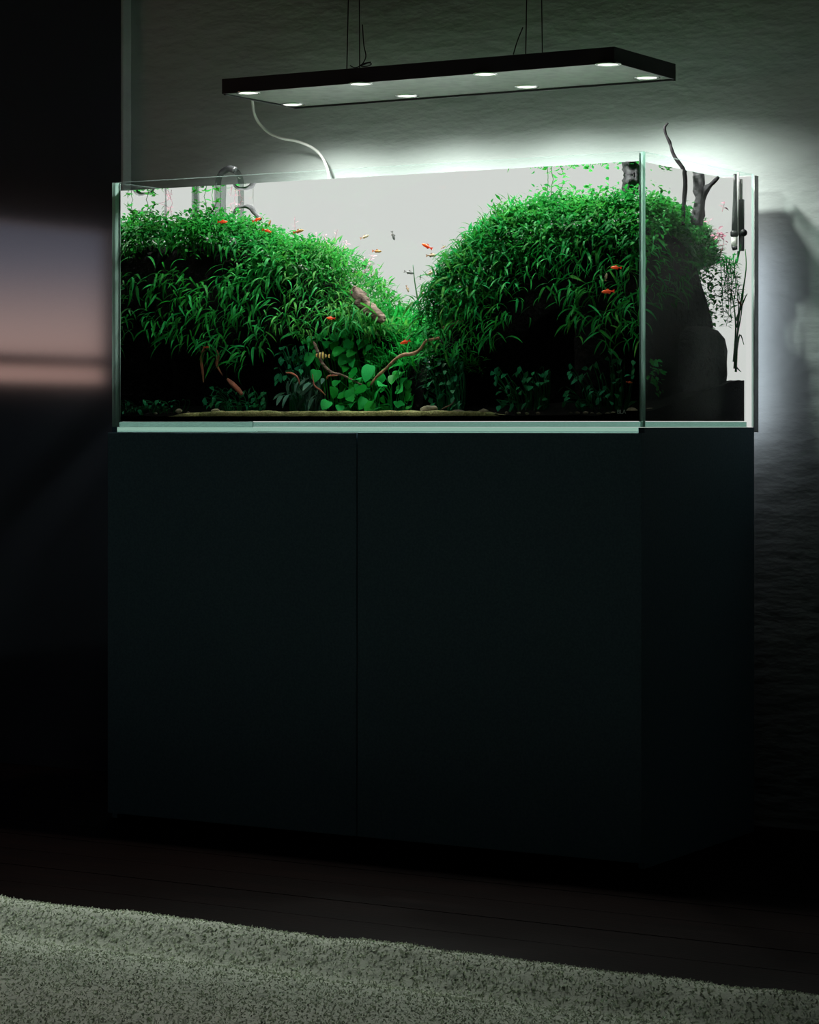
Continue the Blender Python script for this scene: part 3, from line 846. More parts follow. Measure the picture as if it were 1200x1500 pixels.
# broad-leaved bed: every leaf a part, on its own stalk from a rhizome
def broad(name, label, heads, mat, Ys, sizes, out=-PI / 2, lib=HEART, key='broad_leaf', cat='plant', stalks=True):
    P = [atY(a, b, Y) for (a, b), Y in zip(heads, Ys)]
    cx = sum(p[0] for p in P) / len(P); cy = max(p[1] for p in P) + 0.01; zb = ZB + 0.022
    root = thing(name, label, cat, (cx, cy, zb))
    mb = MB()
    for p, s in zip(P, sizes):
        ya = out + random.gauss(0, 0.55)
        link('leaf', variant_mesh(key, lib, random.randrange(len(lib)), mat), root,
             Matrix.Translation(Vector(p - 0.4 * s * np.array([math.cos(ya), math.sin(ya), 0]))) @ Euler((random.gauss(0, 0.5), -random.uniform(-1.0, 0.1), ya)).to_matrix().to_4x4() @ Matrix.Scale(s, 4))
        b = np.array([cx + 0.6 * (p[0] - cx), min(0.46, p[1] + 0.03), zb])
        q = p - 0.4 * s * np.array([math.cos(ya), math.sin(ya), 0])
        mb.tube(spline([b, (b + q) / 2 + np.array([0, 0.01, 0.01]), q], 3), 0.0009, 5)
    if stalks: link('stalks', mb.mesh('stalks', mat, True), root)['kind'] = 'stuff'
    return root
broad('broad_leaf_plant', 'broad-leaved plant with big heart-shaped leaves beside the striped fish', [(452, 515), (463, 540), (498, 508), (505, 520), (490, 500), (510, 498), (478, 495), (456, 492)],
      M_anub, [0.075, 0.07, 0.09, 0.10, 0.10, 0.11, 0.10, 0.10], [0.032, 0.030, 0.036, 0.032, 0.028, 0.028, 0.024, 0.026], lib=HEART)
broad('broad_leaf_plant', 'broad-leaved plant with rounded leaves low at the tank centre', [(516, 540), (537, 532), (522, 556), (512, 568), (501, 573), (530, 570), (541, 585), (478, 586), (498, 593), (530, 580), (513, 578), (490, 565)],
      M_anub, [0.06, 0.06, 0.055, 0.05, 0.05, 0.045, 0.04, 0.045, 0.045, 0.045, 0.05, 0.06], [0.036, 0.040, 0.032, 0.032, 0.034, 0.034, 0.036, 0.030, 0.026, 0.030, 0.030, 0.026])
broad('broad_leaf_plant', 'broad-leaved plant with flat leaves under the fork of the twigs', [(560, 563), (553, 567), (586, 570), (560, 593), (582, 535), (575, 548), (545, 600), (600, 580), (588, 590), (556, 545)],
      M_anub, [0.05, 0.055, 0.045, 0.045, 0.07, 0.065, 0.05, 0.055, 0.055, 0.07], [0.034, 0.030, 0.034, 0.034, 0.040, 0.030, 0.026, 0.022, 0.022, 0.028], lib=HEART)
broad('creeping_plant', 'small-leaved dark green plant under the grey driftwood', [(500 + 55 * random.random() - 6, 472 + 38 * random.random()) for _ in range(46)],
      M_anub, [0.13 - 0.03 * random.random() for _ in range(46)], [random.uniform(0.014, 0.022) for _ in range(46)], lib=OVAL, key='small_leaf')
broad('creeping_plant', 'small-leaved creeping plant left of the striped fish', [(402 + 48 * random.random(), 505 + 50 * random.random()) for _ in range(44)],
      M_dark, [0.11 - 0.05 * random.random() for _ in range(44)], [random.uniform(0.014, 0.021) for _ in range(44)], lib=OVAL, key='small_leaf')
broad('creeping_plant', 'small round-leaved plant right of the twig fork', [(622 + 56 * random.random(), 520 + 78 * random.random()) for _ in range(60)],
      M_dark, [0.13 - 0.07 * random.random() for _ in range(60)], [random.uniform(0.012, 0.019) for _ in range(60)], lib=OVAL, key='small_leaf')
broad('crypt', 'bronze narrow-leaved rosette on the sand at lower left', [(408 + 66 * random.random(), 548 + 36 * random.random()) for _ in range(34)],
      M_crypt, [0.09 - 0.04 * random.random() for _ in range(34)], [random.uniform(0.026, 0.040) for _ in range(34)], lib=LANCE, key='lance_leaf')
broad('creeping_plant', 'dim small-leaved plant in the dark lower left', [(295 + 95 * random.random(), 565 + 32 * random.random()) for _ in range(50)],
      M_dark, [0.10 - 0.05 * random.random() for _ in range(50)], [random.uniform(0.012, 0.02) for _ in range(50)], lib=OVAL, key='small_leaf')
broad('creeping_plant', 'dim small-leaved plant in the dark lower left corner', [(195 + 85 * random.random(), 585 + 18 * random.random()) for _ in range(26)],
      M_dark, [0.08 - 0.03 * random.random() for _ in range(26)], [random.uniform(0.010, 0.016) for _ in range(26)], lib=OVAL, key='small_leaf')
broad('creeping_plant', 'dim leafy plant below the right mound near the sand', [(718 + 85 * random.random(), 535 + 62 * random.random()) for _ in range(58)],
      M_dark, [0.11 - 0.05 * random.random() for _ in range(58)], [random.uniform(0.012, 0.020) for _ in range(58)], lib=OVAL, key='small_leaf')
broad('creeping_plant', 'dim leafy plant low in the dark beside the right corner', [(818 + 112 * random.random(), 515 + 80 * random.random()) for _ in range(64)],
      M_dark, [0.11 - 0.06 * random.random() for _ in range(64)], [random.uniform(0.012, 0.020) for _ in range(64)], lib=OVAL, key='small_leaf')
def sideheads(n, a, b, c, d, X):
    out = []
    for _ in range(n):
        out.append(atX(random.uniform(a, b), random.uniform(c, d), X - 0.03 * random.random()))
    return out
def broad3(name, label, P, mat, sizes, lib, key, out=0.0):
    root = thing(name, label, 'plant', (P[0][0], P[0][1], ZB + 0.02))
    for p, s in zip(P, sizes):
        ya = out + random.gauss(0, 0.8)
        link('leaf', variant_mesh(key, lib, random.randrange(len(lib)), mat), root,
             Matrix.Translation(Vector((min(p[0], 1.185 - s), max(p[1], 0.02 + s), p[2]))) @ Euler((random.gauss(0, 0.5), -random.uniform(-0.8, 0.3), ya)).to_matrix().to_4x4() @ Matrix.Scale(s, 4))
broad3('creeping_plant', 'small-leaved plant low behind the right-hand glass', sideheads(34, 950, 968, 520, 575, 1.165), M_anub, [random.uniform(0.010, 0.016) for _ in range(34)], OVAL, 'small_leaf')

plant('water_moss', 'low feathery bush at the foot of the right mound by the valley', 'plant', NEEDLE, 'needle_leaf',
      region((630, 700), [(630, 492), (645, 470), (660, 440), (675, 415), (700, 385)], [(630, 520), (700, 540)], 0.24, 0.13, 4200, NEEDLE, 0.014, 0.026, spread=1.6, pitch=(-0.4, 1.2), jit=0.016, nz=0.8), M_grass, 0, mat2=M_fern, frac2=0.5)
broad('broad_leaf_plant', 'mid-sized leaves crowding behind the striped fish', [(438 + 80 * random.random(), 478 + 60 * random.random()) for _ in range(38)],
      M_anub, [0.125 - 0.03 * random.random() for _ in range(38)], [random.uniform(0.018, 0.027) for _ in range(38)], lib=HEART)
broad('broad_leaf_plant', 'mid-sized leaves crowding low behind the twig fork', [(488 + 118 * random.random(), 540 + 58 * random.random()) for _ in range(46)],
      M_anub, [0.105 - 0.035 * random.random() for _ in range(46)], [random.uniform(0.016, 0.026) for _ in range(46)], lib=HEART)

# stem plants with leaves in pairs
def stem_plant(name, label, stems, mat, Y, ls, lib=OVAL, key='small_leaf', r=0.0009, step=0.010, whorl=2, cat='plant'):
    root = thing(name, label, cat, tuple(atY(stems[0][0][0], stems[0][0][1], Y)))
    mb = MB()
    cnt = 0
    for st in stems:
        pts = spline([atY(a, b, Y + random.uniform(-0.012, 0.012) * (1 if i else 0)) for i, (a, b) in enumerate(st)], 5)
        link('stem', MB().tube(pts, [r * (1 - 0.5 * i / len(pts)) for i in range(len(pts))], 5).mesh('stem', mat, True), root)
        acc = 0; last = pts[0]; ang = random.random() * 6
        for q in pts[1:]:
            acc += np.linalg.norm(q - last); last = q
            if acc > step:
                acc = 0; ang += 1.3
                for k in range(whorl):
                    a = ang + 2 * PI * k / whorl + random.gauss(0, 0.3)
                    s = ls * random.uniform(0.7, 1.2)
                    if q[2] + 0.6 * s > ZB + WL: continue
                    M = Matrix.Translation(Vector(q)) @ Euler((random.gauss(0, 0.4), -random.uniform(-0.2, 0.9), a)).to_matrix().to_4x4() @ Matrix.Scale(s, 4)
                    link('leaf', variant_mesh(key, lib, random.randrange(len(lib)), mat), root, M); cnt += 1
    return root
def jig(pts, a=2.0):
    return [(x + random.gauss(0, a), y + random.gauss(0, a * 0.4)) for x, y in pts]
stem_plant('stem_plant', 'leafy stem reaching the surface above the right mound', [[(808, 300), (808, 275), (812, 258), (815, 248)], [(812, 300), (818, 285), (824, 272), (826, 268)], [(806, 300), (802, 285), (803, 266), (801, 258)], [(790, 302), (789, 288), (788, 281)], [(783, 304), (782, 292)], [(868, 292), (866, 280), (864, 272)], [(872, 292), (878, 282), (880, 274)]], M_bush, 0.24, 0.015, step=0.007)
stem_plant('stem_plant', 'leafy stems reaching the surface beside the glass pipe', [[(303, 318), (302, 300), (298, 285), (294, 282)], [(312, 316), (312, 296), (310, 284)], [(292, 318), (288, 306), (290, 296)], [(306, 318), (316, 300), (318, 288)], [(283, 320), (280, 310)]], M_bush, 0.20, 0.016, step=0.007)
stem_plant('stem_plant', 'leafy stems at the far left by the side glass', [[(182, 332), (180, 318), (178, 312)], [(190, 332), (192, 318), (188, 310)], [(204, 332), (206, 318)], [(224, 328), (224, 314)], [(235, 325), (236, 314)]], M_bush, 0.06, 0.015, step=0.007)
stem_plant('pink_stem_plant', 'pink feathery stems rising behind the left mound slope', [[(533, 408), (537, 390), (545, 376)], [(535, 408), (534, 388), (533, 378)], [(530, 408), (527, 394), (524, 386)], [(538, 408), (541, 395), (543, 384)], [(545, 412), (548, 402), (551, 398)]], M_pink, 0.32, 0.011, NEEDLE, 'needle_leaf', 0.0006, 0.006, 3)
stem_plant('pink_stem_plant', 'thin pink sprigs along the crest of the left mound', [[(490, 360), (492, 346), (495, 336)], [(483, 362), (478, 352), (476, 343)], [(500, 372), (505, 362), (508, 354)], [(463, 355), (463, 341)], [(433, 345), (432, 330), (432, 317)]], M_pink, 0.33, 0.009, NEEDLE, 'needle_leaf', 0.0006, 0.007, 2)
stem_plant('pink_stem_plant', 'pink sprigs rising behind the left glass pipe', [[(346, 312), (344, 296), (342, 284)], [(350, 312), (352, 298), (356, 290)], [(340, 312), (338, 298)], [(251, 318), (250, 300), (248, 290)]], M_pink, 0.30, 0.010, NEEDLE, 'needle_leaf', 0.0006, 0.007, 3)
stem_plant('pink_stem_plant', 'red sprigs at the rear of the right end', [[(1046, 352), (1050, 342), (1052, 336)], [(1052, 356), (1056, 344)], [(1056, 372), (1060, 356), (1061, 342)], [(1058, 310), (1062, 296)], [(1036, 330), (1040, 322)]], M_pink, 0.36, 0.012, OVAL, 'small_leaf', 0.0006, 0.007, 2)
stem_plant('stem_plant', 'thin trailing plant hanging by the rear right corner', [[(1062, 375), (1066, 395), (1068, 415), (1066, 435)], [(1068, 378), (1071, 400), (1072, 425), (1070, 445)], [(1058, 375), (1062, 400), (1062, 430)], [(1074, 372), (1076, 395), (1078, 420), (1075, 450)], [(1064, 380), (1066, 420), (1068, 455), (1064, 478)], [(1056, 385), (1058, 420), (1060, 440)], [(1070, 375), (1064, 405), (1058, 430), (1060, 460)], [(1078, 380), (1074, 410), (1070, 440), (1072, 470)], [(1060, 372), (1070, 390), (1080, 410), (1084, 440)]], M_grass, 0.43, 0.017, NEEDLE, 'needle_leaf', 0.0010, 0.004, 3)
tall_blades('tall_grass', 'long grass blades reaching up by the rear right corner',
            [[(1076, 540), (1079, 500), (1086, 460), (1090, 420)], [(1078, 545), (1080, 500), (1082, 450), (1078, 410)], [(1075, 530), (1078, 480), (1074, 440), (1068, 415)], [(1078, 520), (1084, 490), (1090, 505)], [(1080, 480), (1086, 440), (1093, 395), (1092, 365)], [(1078, 470), (1090, 440), (1095, 430)], [(1076, 535), (1086, 545)], [(1079, 385), (1082, 372), (1086, 358)]], M_grass, 0.455)
stem_plant('stem_plant', 'pale thin sprigs on the left shoulder of the right mound', [[(716, 338), (710, 328), (706, 322)], [(730, 325), (728, 310), (730, 302)], [(690, 372), (684, 362), (678, 356)], [(668, 402), (662, 396)], [(752, 306), (752, 292), (748, 286)]], M_pale, 0.22, 0.014, NEEDLE, 'needle_leaf', 0.0007, 0.007, 2)

# ------------------------------------------------------------------ driftwood and twigs
def wood(name, label, path, Y, rads, mat, cat='driftwood', seg=9, rough=0.18, branches=(), seed=1):
    Ys = Y if hasattr(Y, '__len__') else [Y] * len(path)
    def make(path, Ys, rads, nm, parent):
        pts = spline([atY(a, b, yy) for (a, b), yy in zip(path, Ys)], 5)
        k = len(pts)
        rr = np.interp(np.linspace(0, 1, k), np.linspace(0, 1, len(rads)), rads)
        mb = MB().tube(pts, list(rr), seg)
        V = np.array(mb.v); c = np.repeat(np.array(pts), seg, 0)
        V = c + (V - c) * (1 + rough * vnoise(V, 90, seed, 3) * 1.6)[:, None]
        if seg >= 12:
            ang = np.tile(np.arange(seg) / seg * 2 * PI, k)
            V = V.copy()
            c2 = np.repeat(np.array(pts), seg, 0)
            V[:len(c2)] = c2 + (V[:len(c2)] - c2) * (1 + 0.22 * np.sin(4 * ang + seed + np.repeat(np.linspace(0, 1.5, k), seg)))[:, None]
        mb.v = V.tolist()
        return link(nm, mb.mesh(nm, mat, True), parent)
    if branches:
        root = thing(name, label, cat, tuple(atY(path[0][0], path[0][1], Ys[0])))
        make(path, Ys, rads, 'trunk', root)
        for bp, by, br in branches: make(bp, [by] * len(bp), br, 'branch', root)
        return root
    return tag(make(path, Ys, rads, name, None), label, cat)
wood('driftwood', 'thick grey driftwood stump at the edge of the valley', [(520, 425), (530, 440), (542, 453), (557, 466), (562, 472)], [0.125, 0.110, 0.100, 0.095, 0.095], [0.010, 0.013, 0.012, 0.009, 0.003], M_wood, rough=0.5, seg=18, seed=3)
wood('twig', 'bent brown twig rising across the valley to the right', [(543, 564), (552, 552), (566, 540), (580, 526), (592, 520), (606, 518), (616, 511), (624, 500), (634, 497), (644, 495)], 0.055, [0.0016, 0.0030, 0.0028, 0.0028, 0.0034, 0.0036, 0.0030, 0.0028, 0.0034, 0.0024], M_twig, 'twig', seed=4)
wood('twig', 'slender grey twig running down from the striped fish', [(459, 500), (463, 508), (467, 520), (473, 533), (485, 545), (500, 549), (515, 556), (531, 564)], 0.052, [0.0012, 0.0034, 0.0036, 0.0030, 0.0034, 0.0022, 0.0020, 0.0012], M_wood, 'twig', seed=5)
wood('twig', 'dark twig half hidden in the right fern', [(648, 482), (656, 478), (664, 474), (678, 470)], 0.07, [0.003, 0.005, 0.004, 0.002], M_twig, 'twig', seed=6)
wood('root', 'reddish root arching over the bronze rosette', [(419, 546), (428, 547), (436, 553), (439, 563)], 0.05, [0.0012, 0.0022, 0.002, 0.0008], M_redtwig, 'root', seed=7)
wood('root', 'forked red root in the bronze rosette', [(458, 548), (459, 558), (461, 565), (470, 572), (477, 579)], 0.05, [0.0008, 0.0014, 0.0022, 0.0016, 0.0008], M_redtwig, 'root', seed=8)
wood('root', 'small red root joining the slender grey twig', [(478, 556), (481, 551), (488, 550), (495, 550)], 0.048, [0.001, 0.002, 0.0018, 0.001], M_redtwig, 'root', seed=9)
wood('root', 'upright red-brown root in the dark left hollow', [(300, 508), (297, 518), (295, 530), (297, 545), (298, 560)], 0.075, [0.001, 0.004, 0.003, 0.003, 0.001], M_redtwig, 'root', seed=10)
wood('root', 'second red-brown root in the dark left hollow', [(316, 510), (319, 522), (318, 535), (326, 550)], 0.08, [0.001, 0.004, 0.003, 0.001], M_redtwig, 'root', seed=11)
wood('root', 'thick red-brown root end low in the dark left', [(333, 555), (340, 562), (348, 570), (355, 578)], 0.06, [0.002, 0.005, 0.005, 0.003], M_redtwig, 'root', seed=12)
wood('twig', 'thin pale twig lying on the sand right of the stone', [(643, 602), (652, 597), (660, 593), (668, 586)], 0.035, [0.0008, 0.0014, 0.0014, 0.0008], M_wood, 'twig', seed=13)
wood('driftwood', 'grey twig arching up behind the left mound', [(340, 318), (346, 306), (354, 303), (365, 303), (372, 310), (382, 322)], 0.27, [0.002, 0.0034, 0.0030, 0.0058, 0.005, 0.004], M_dwood, 'twig', seed=14)
wood('driftwood', 'dark driftwood stump breaking the surface at the right corner', [(918, 290), (921, 268), (920, 252), (917, 238)], 0.24, [0.011, 0.010, 0.010, 0.008], M_dwood, rough=0.4, seg=12, branches=[([(930, 285), (932, 262), (934, 246), (932, 238)], 0.25, [0.007, 0.0065, 0.006, 0.0045])], seed=15)
wood('driftwood', 'grey forked driftwood standing behind the right-hand glass', [(1022, 330), (1024, 305), (1025, 280), (1024, 255)], 0.30, [0.011, 0.010, 0.0095, 0.009], M_dwood, rough=0.35, seg=12, branches=[([(1026, 300), (1034, 278), (1044, 268), (1053, 259)], 0.30, [0.006, 0.0055, 0.0045, 0.003])], seed=16)
wood('twig', 'black twig poking out of the water above the right corner', [(1001, 330), (1002, 300), (1004, 272), (1002, 250), (990, 232), (985, 222), (981, 208), (976, 198), (974, 187), (979, 180)], 0.26, [0.0035, 0.004, 0.0042, 0.004, 0.0035, 0.0032, 0.0032, 0.0026, 0.0026, 0.0012], M_btwig, 'twig', seed=17)

# ------------------------------------------------------------------ soil, sand, stones
def build_soil():
    xs = np.linspace(0.014, 1.186, 150); ys = np.linspace(0.0135, 0.492, 70)
    Xg, Yg = np.meshgrid(xs, ys)
    P = np.stack([Xg.ravel(), Yg.ravel(), np.zeros(Xg.size)], 1)
    fy = np.clip((P[:, 1] - 0.06) / 0.40, 0, 1)
    back = np.interp(P[:, 0], [0, 0.6, 0.72, 0.95, 1.19], [0.075, 0.065, 0.065, 0.085, 0.092])
    h = 0.022 + (back - 0.022) * (fy ** 0.8) + 0.0025 * vnoise(P, 60, 21, 3)
    wall = np.clip((P[:, 0] - 1.10) / 0.06, 0, 1)
    h = np.where(wall > 0, h + (np.maximum(h, 0.03 + 0.055 * fy) - h) * wall, h)
    top = P.copy(); top[:, 2] = ZB + h
    ny, nx = Xg.shape
    idx = np.arange(nx * ny).reshape(ny, nx)
    fc = np.stack([idx[:-1, :-1], idx[:-1, 1:], idx[1:, 1:], idx[1:, :-1]], -1).reshape(-1, 4).tolist()
    bot = P.copy(); bot[:, 2] = ZB + 0.0115
    n = nx * ny
    for e in (idx[0, :], idx[:, -1], idx[-1, ::-1], idx[::-1, 0]):
        for a, b in zip(e[:-1], e[1:]): fc.append([int(a), int(a) + n, int(b) + n, int(b)][::-1])
    mb = MB(); mb.v = np.concatenate([top, bot]).tolist(); mb.f = fc
    tag(link('aquarium_soil', mb.mesh('aquarium_soil', M_soil, True)), 'black soil bank covering the tank bottom', 'soil', kind='stuff')
    # sand ribbon against the front glass
    xs = np.linspace(0.13, 0.90, 260); V = []; fc = []
    for i, x in enumerate(xs):
        e = min(1, min(x - 0.13, 0.90 - x) / 0.12)
        hz = 0.0265 + 0.004 * e + 0.0022 * vnoise(np.array([[x, 0, 0]]), 70, 31, 3)[0]
        hz = 0.0205 + (hz - 0.0205) * min(1, 3 * e)
        lz = 0.0205 + min(1, 4 * e) * 0.0007 + min(1, 4 * e) * 0.0016 * vnoise(np.array([[x, 1, 0]]), 50, 33, 3)[0]
        V += [(x, 0.0128, ZB + lz), (x, 0.0128, ZB + hz), (x, 0.040, ZB + hz + 0.001), (x, 0.075, ZB + 0.022)]
        if i: a = 4 * (i - 1); fc += [(a, a + 4, a + 5, a + 1), (a + 1, a + 5, a + 6, a + 2), (a + 2, a + 6, a + 7, a + 3)]
    mb = MB(); mb.v = V; mb.f = fc
    tag(link('sand_strip', mb.mesh('sand_strip', M_sand, True)), 'thin tan sand strip along the front glass', 'sand', kind='stuff')
build_soil()
def stone(label, px, py, Y, r, seed, mat=M_stone, name='pebble', rough=0.25, cat='stone', group=None, sub=2):
    V, Fc = blob(seed, r, sub, rough)
    p = atY(px, py, Y)
    mb = MB(); mb.add(V + p, Fc)
    return tag(link(name, mb.mesh(name, mat, True)), label, cat, group)
stone('ridged tan stone on the sand at the tank centre', 627, 601, 0.036, (0.017, 0.013, 0.010), 3, rough=0.5, sub=3)
stone('flat tan stone right of the ridged one', 672, 604, 0.034, (0.014, 0.010, 0.005), 5)
stone('small tan stone beyond the flat one', 690, 606, 0.030, (0.009, 0.008, 0.005), 6)
stone('angular tan stone at the right end of the sand', 708, 604, 0.030, (0.011, 0.009, 0.007), 7, rough=0.45)
stone('round mossy stone left of the right glass corner', 926, 604, 0.030, (0.012, 0.010, 0.009), 8)
p = atX(952, 604, 1.168); V, Fc = blob(9, (0.010, 0.012, 0.009), 2, 0.2); mb = MB(); mb.add(V + p, Fc)
tag(link('pebble', mb.mesh('pebble', M_stone, True)), 'round pale stone behind the right-hand glass', 'stone')
stone('small tan stone on the dark sand at lower left', 316, 602, 0.026, (0.010, 0.008, 0.005), 10)
stone('tiny pale stone in the dark lower left', 262, 602, 0.022, (0.007, 0.006, 0.005), 11)
for i, px in enumerate([228, 276, 297, 352, 372, 726, 742, 760, 772, 788, 836, 846, 858, 868, 878, 890, 898]):
    stone('tiny pale gravel grain on the soil along the front glass', px, 605 + random.uniform(-1, 1.5), 0.022, (random.uniform(0.003, 0.006), 0.004, random.uniform(0.002, 0.0035)), 40 + i, name='gravel_grain', cat='gravel', group='gravel grains along the front glass', sub=1, rough=0.4)
def sblock(label, ctr, r, seed):
    V, Fc = blob(seed, r, 3, 0.12, 2.2)
    n = np.abs(V / np.array(r))
    k = (n ** 4).sum(1) ** 0.25
    V = V / k[:, None] * 1.0
    V = V + 0.004 * vnoise(V, 60, seed)[:, None]
    mb = MB(); mb.add(V + np.array(ctr), Fc)
    tag(link('lava_rock', mb.mesh('lava_rock', M_rock, True)), label, 'rock')
sblock('squat black lava block on the soil behind the right-hand glass', (1.128, 0.370, ZB + 0.125), (0.050, 0.090, 0.070), 61)
sblock('leaning black lava block below the bushes at the right end', (1.035, 0.26, ZB + 0.215), (0.060, 0.115, 0.075), 62)
sblock('tall black lava slab standing in the right front of the tank', (1.04, 0.21, ZB + 0.13), (0.055, 0.095, 0.11), 63)

# ------------------------------------------------------------------ equipment
def gpipe(name, label, path3, r):
    root = thing(name, label, 'pipe', tuple(path3[0]))
    link('tube', MB().tube(spline(path3, 8), r, 14).mesh('tube', M_tubeg, True), root)
    return root
Yp = 0.36
pin = atY(353, 300, Yp)[0]
g1 = gpipe('glass_pipe', 'clear glass outflow pipe arching over the left rim', [(pin, Yp, ZB + 0.40), (pin, Yp, ZB + 0.47), (pin, Yp, ZB + 0.525), (pin - 0.010, Yp, ZB + 0.548), (pin - 0.030, Yp, ZB + 0.556), (pin - 0.050, Yp, ZB + 0.548), (pin - 0.060, Yp, ZB + 0.525), (pin - 0.060, Yp, ZB + 0.44), (pin - 0.060, Yp, ZB + 0.30)], 0.0065)
link('hose_end', MB().tube(spline([(pin - 0.052, Yp, ZB + 0.546), (pin - 0.045, Yp, ZB + 0.552), (pin - 0.030, Yp, ZB + 0.557), (pin - 0.015, Yp, ZB + 0.553)], 4), 0.0075, 14).mesh('hose_end', M_smoke, True), g1)
for nm, lb, px, Y in (('glass_pipe', 'straight grey intake pipe in the far left corner', 239, 0.17), ('glass_pipe', 'grey vertical pipe beside the glass outflow', 326, 0.33)):
    x = atY(px, 300, Y)[0]
    gpipe(nm, lb, [(x, Y, ZB + 0.30), (x, Y, ZB + 0.40), (x + 0.002, Y, ZB + 0.45), (x, Y, ZB + 0.495)], 0.0065)
def at45(px, py): return atY(px, py, 0.455)
ht = thing('heater', 'slim dark heater with white end cap in the rear right corner', 'heater', tuple(at45(1078, 400)))
link('heater_tube', MB().tube([at45(1076, 344), at45(1076.5, 320), at45(1077, 290), at45(1077, 268), at45(1077, 255)], [0.0060, 0.0055, 0.0042, 0.0034, 0.0034], 14).mesh('heater_tube', M_smoke, True), ht)
link('collar', MB().tube([at45(1076, 347), at45(1076, 345), at45(1076, 340), at45(1076, 338)], [0.0062, 0.0080, 0.0080, 0.0062], 14).mesh('collar', M_black, True), ht)
link('end_cap', MB().tube([at45(1076, 361), at45(1076, 347)], 0.0062, 14).mesh('end_cap', M_white, True), ht)
link('tip', MB().tube([at45(1077, 366), at45(1076, 361)], [0.005, 0.0062], 14).mesh('tip', M_black, True), ht)
c = at45(1082, 300)
link('air_line', MB().tube([at45(1081.5, 345), at45(1082, 300), at45(1082, 252)], 0.0016, 8).mesh('air_line', M_white, True), ht)
br = thing('pump_bracket', 'flat black pump bracket hanging beside the heater', 'pump', tuple(atY(1086, 370, 0.462)))
a, b = atY(1083, 368, 0.462), atY(1090, 292, 0.462)
bevel(link('bracket_plate', MB().box((a[0], 0.459, a[2]), (b[0], 0.465, b[2])).mesh('bracket_plate', M_smoke), br), 0.001)
a, b = atY(1084, 292, 0.462), atY(1087.5, 262, 0.462)
link('hanger', MB().box((a[0], 0.460, a[2]), (b[0], 0.464, b[2])).mesh('hanger', M_grey), br)
p = atY(1089, 341, 0.456)
link('dial', MB().tube([p + np.array([0, 0.004, 0]), p, p - np.array([0, 0.003, 0])], [0.007, 0.0075, 0.005], 16).mesh('dial', M_black, True), br)
a = atY(1080.5, 383, 0.462); b = atY(1082.5, 368, 0.462)
link('nozzle', MB().tube([a, b], [0.0012, 0.003], 10).mesh('nozzle', M_black, True), br)

# ------------------------------------------------------------------ fish
def fish_mats(name, body, tail):
    def b(nt, N, L):
        p = N('ShaderNodeBsdfPrincipled'); p.inputs['Roughness'].default_value = 0.35
        tc = N('ShaderNodeTexCoord'); sep = N('ShaderNodeSeparateXYZ'); L(tc.outputs['Object'], sep.inputs[0])
        nz = N('ShaderNodeTexNoise'); nz.inputs['Scale'].default_value = 7; L(tc.outputs['Object'], nz.inputs['Vector'])
        ad = N('ShaderNodeMath'); ad.operation = 'MULTIPLY_ADD'; ad.inputs[1].default_value = 0.35
        L(nz.outputs[0], ad.inputs[0]); L(sep.outputs['X'], ad.inputs[2])
        mr = N('ShaderNodeMapRange'); mr.inputs[1].default_value = -0.15; mr.inputs[2].default_value = 0.45
        L(ad.outputs[0], mr.inputs[0])
        mx = N('ShaderNodeMix'); mx.data_type = 'RGBA'; mx.inputs[6].default_value = (*tail, 1); mx.inputs[7].default_value = (*body, 1)
        L(mr.outputs[0], mx.inputs[0]); L(mx.outputs[2], p.inputs['Base Color'])
        t = N('ShaderNodeBsdfTranslucent'); L(mx.outputs[2], t.inputs[0])
        m2 = N('ShaderNodeMixShader'); m2.inputs[0].default_value = 0.35
        L(p.outputs[0], m2.inputs[1]); L(t.outputs[0], m2.inputs[2])
        return m2.outputs[0]
    return nmat(name, b)
F_or = fish_mats('orange fish', (0.85, 0.16, 0.03), (0.80, 0.06, 0.02))
F_go = fish_mats('gold fish', (0.42, 0.27, 0.09), (0.60, 0.14, 0.04))
F_pa = fish_mats('pale fish', (0.34, 0.30, 0.20), (0.42, 0.24, 0.16))
F_gr = fish_mats('grey fish', (0.12, 0.125, 0.125), (0.18, 0.17, 0.17))
def stripes():
    def b(nt, N, L):
        p = N('ShaderNodeBsdfPrincipled'); p.inputs['Roughness'].default_value = 0.4
        tc = N('ShaderNodeTexCoord'); wv = N('ShaderNodeTexWave'); wv.bands_direction = 'X'
        wv.inputs['Scale'].default_value = 1.55; wv.inputs['Distortion'].default_value = 0.6
        L(tc.outputs['Object'], wv.inputs['Vector'])
        mr = N('ShaderNodeMapRange'); mr.inputs[1].default_value = 0.4; mr.inputs[2].default_value = 0.6; L(wv.outputs[1], mr.inputs[0])
        mx = N('ShaderNodeMix'); mx.data_type = 'RGBA'; mx.inputs[6].default_value = (0.55, 0.38, 0.10, 1); mx.inputs[7].default_value = (0.015, 0.014, 0.01, 1)
        L(mr.outputs[0], mx.inputs[0]); L(mx.outputs[2], p.inputs['Base Color'])
        return p.outputs[0]
    return nmat('striped fish', b)
F_st = stripes()
M_eye = principled('fish eye', (0.01, 0.01, 0.01), 0.2, 0.5, noise=(20, (0.02, 0.02, 0.02), 2, 0.3, 0.7))
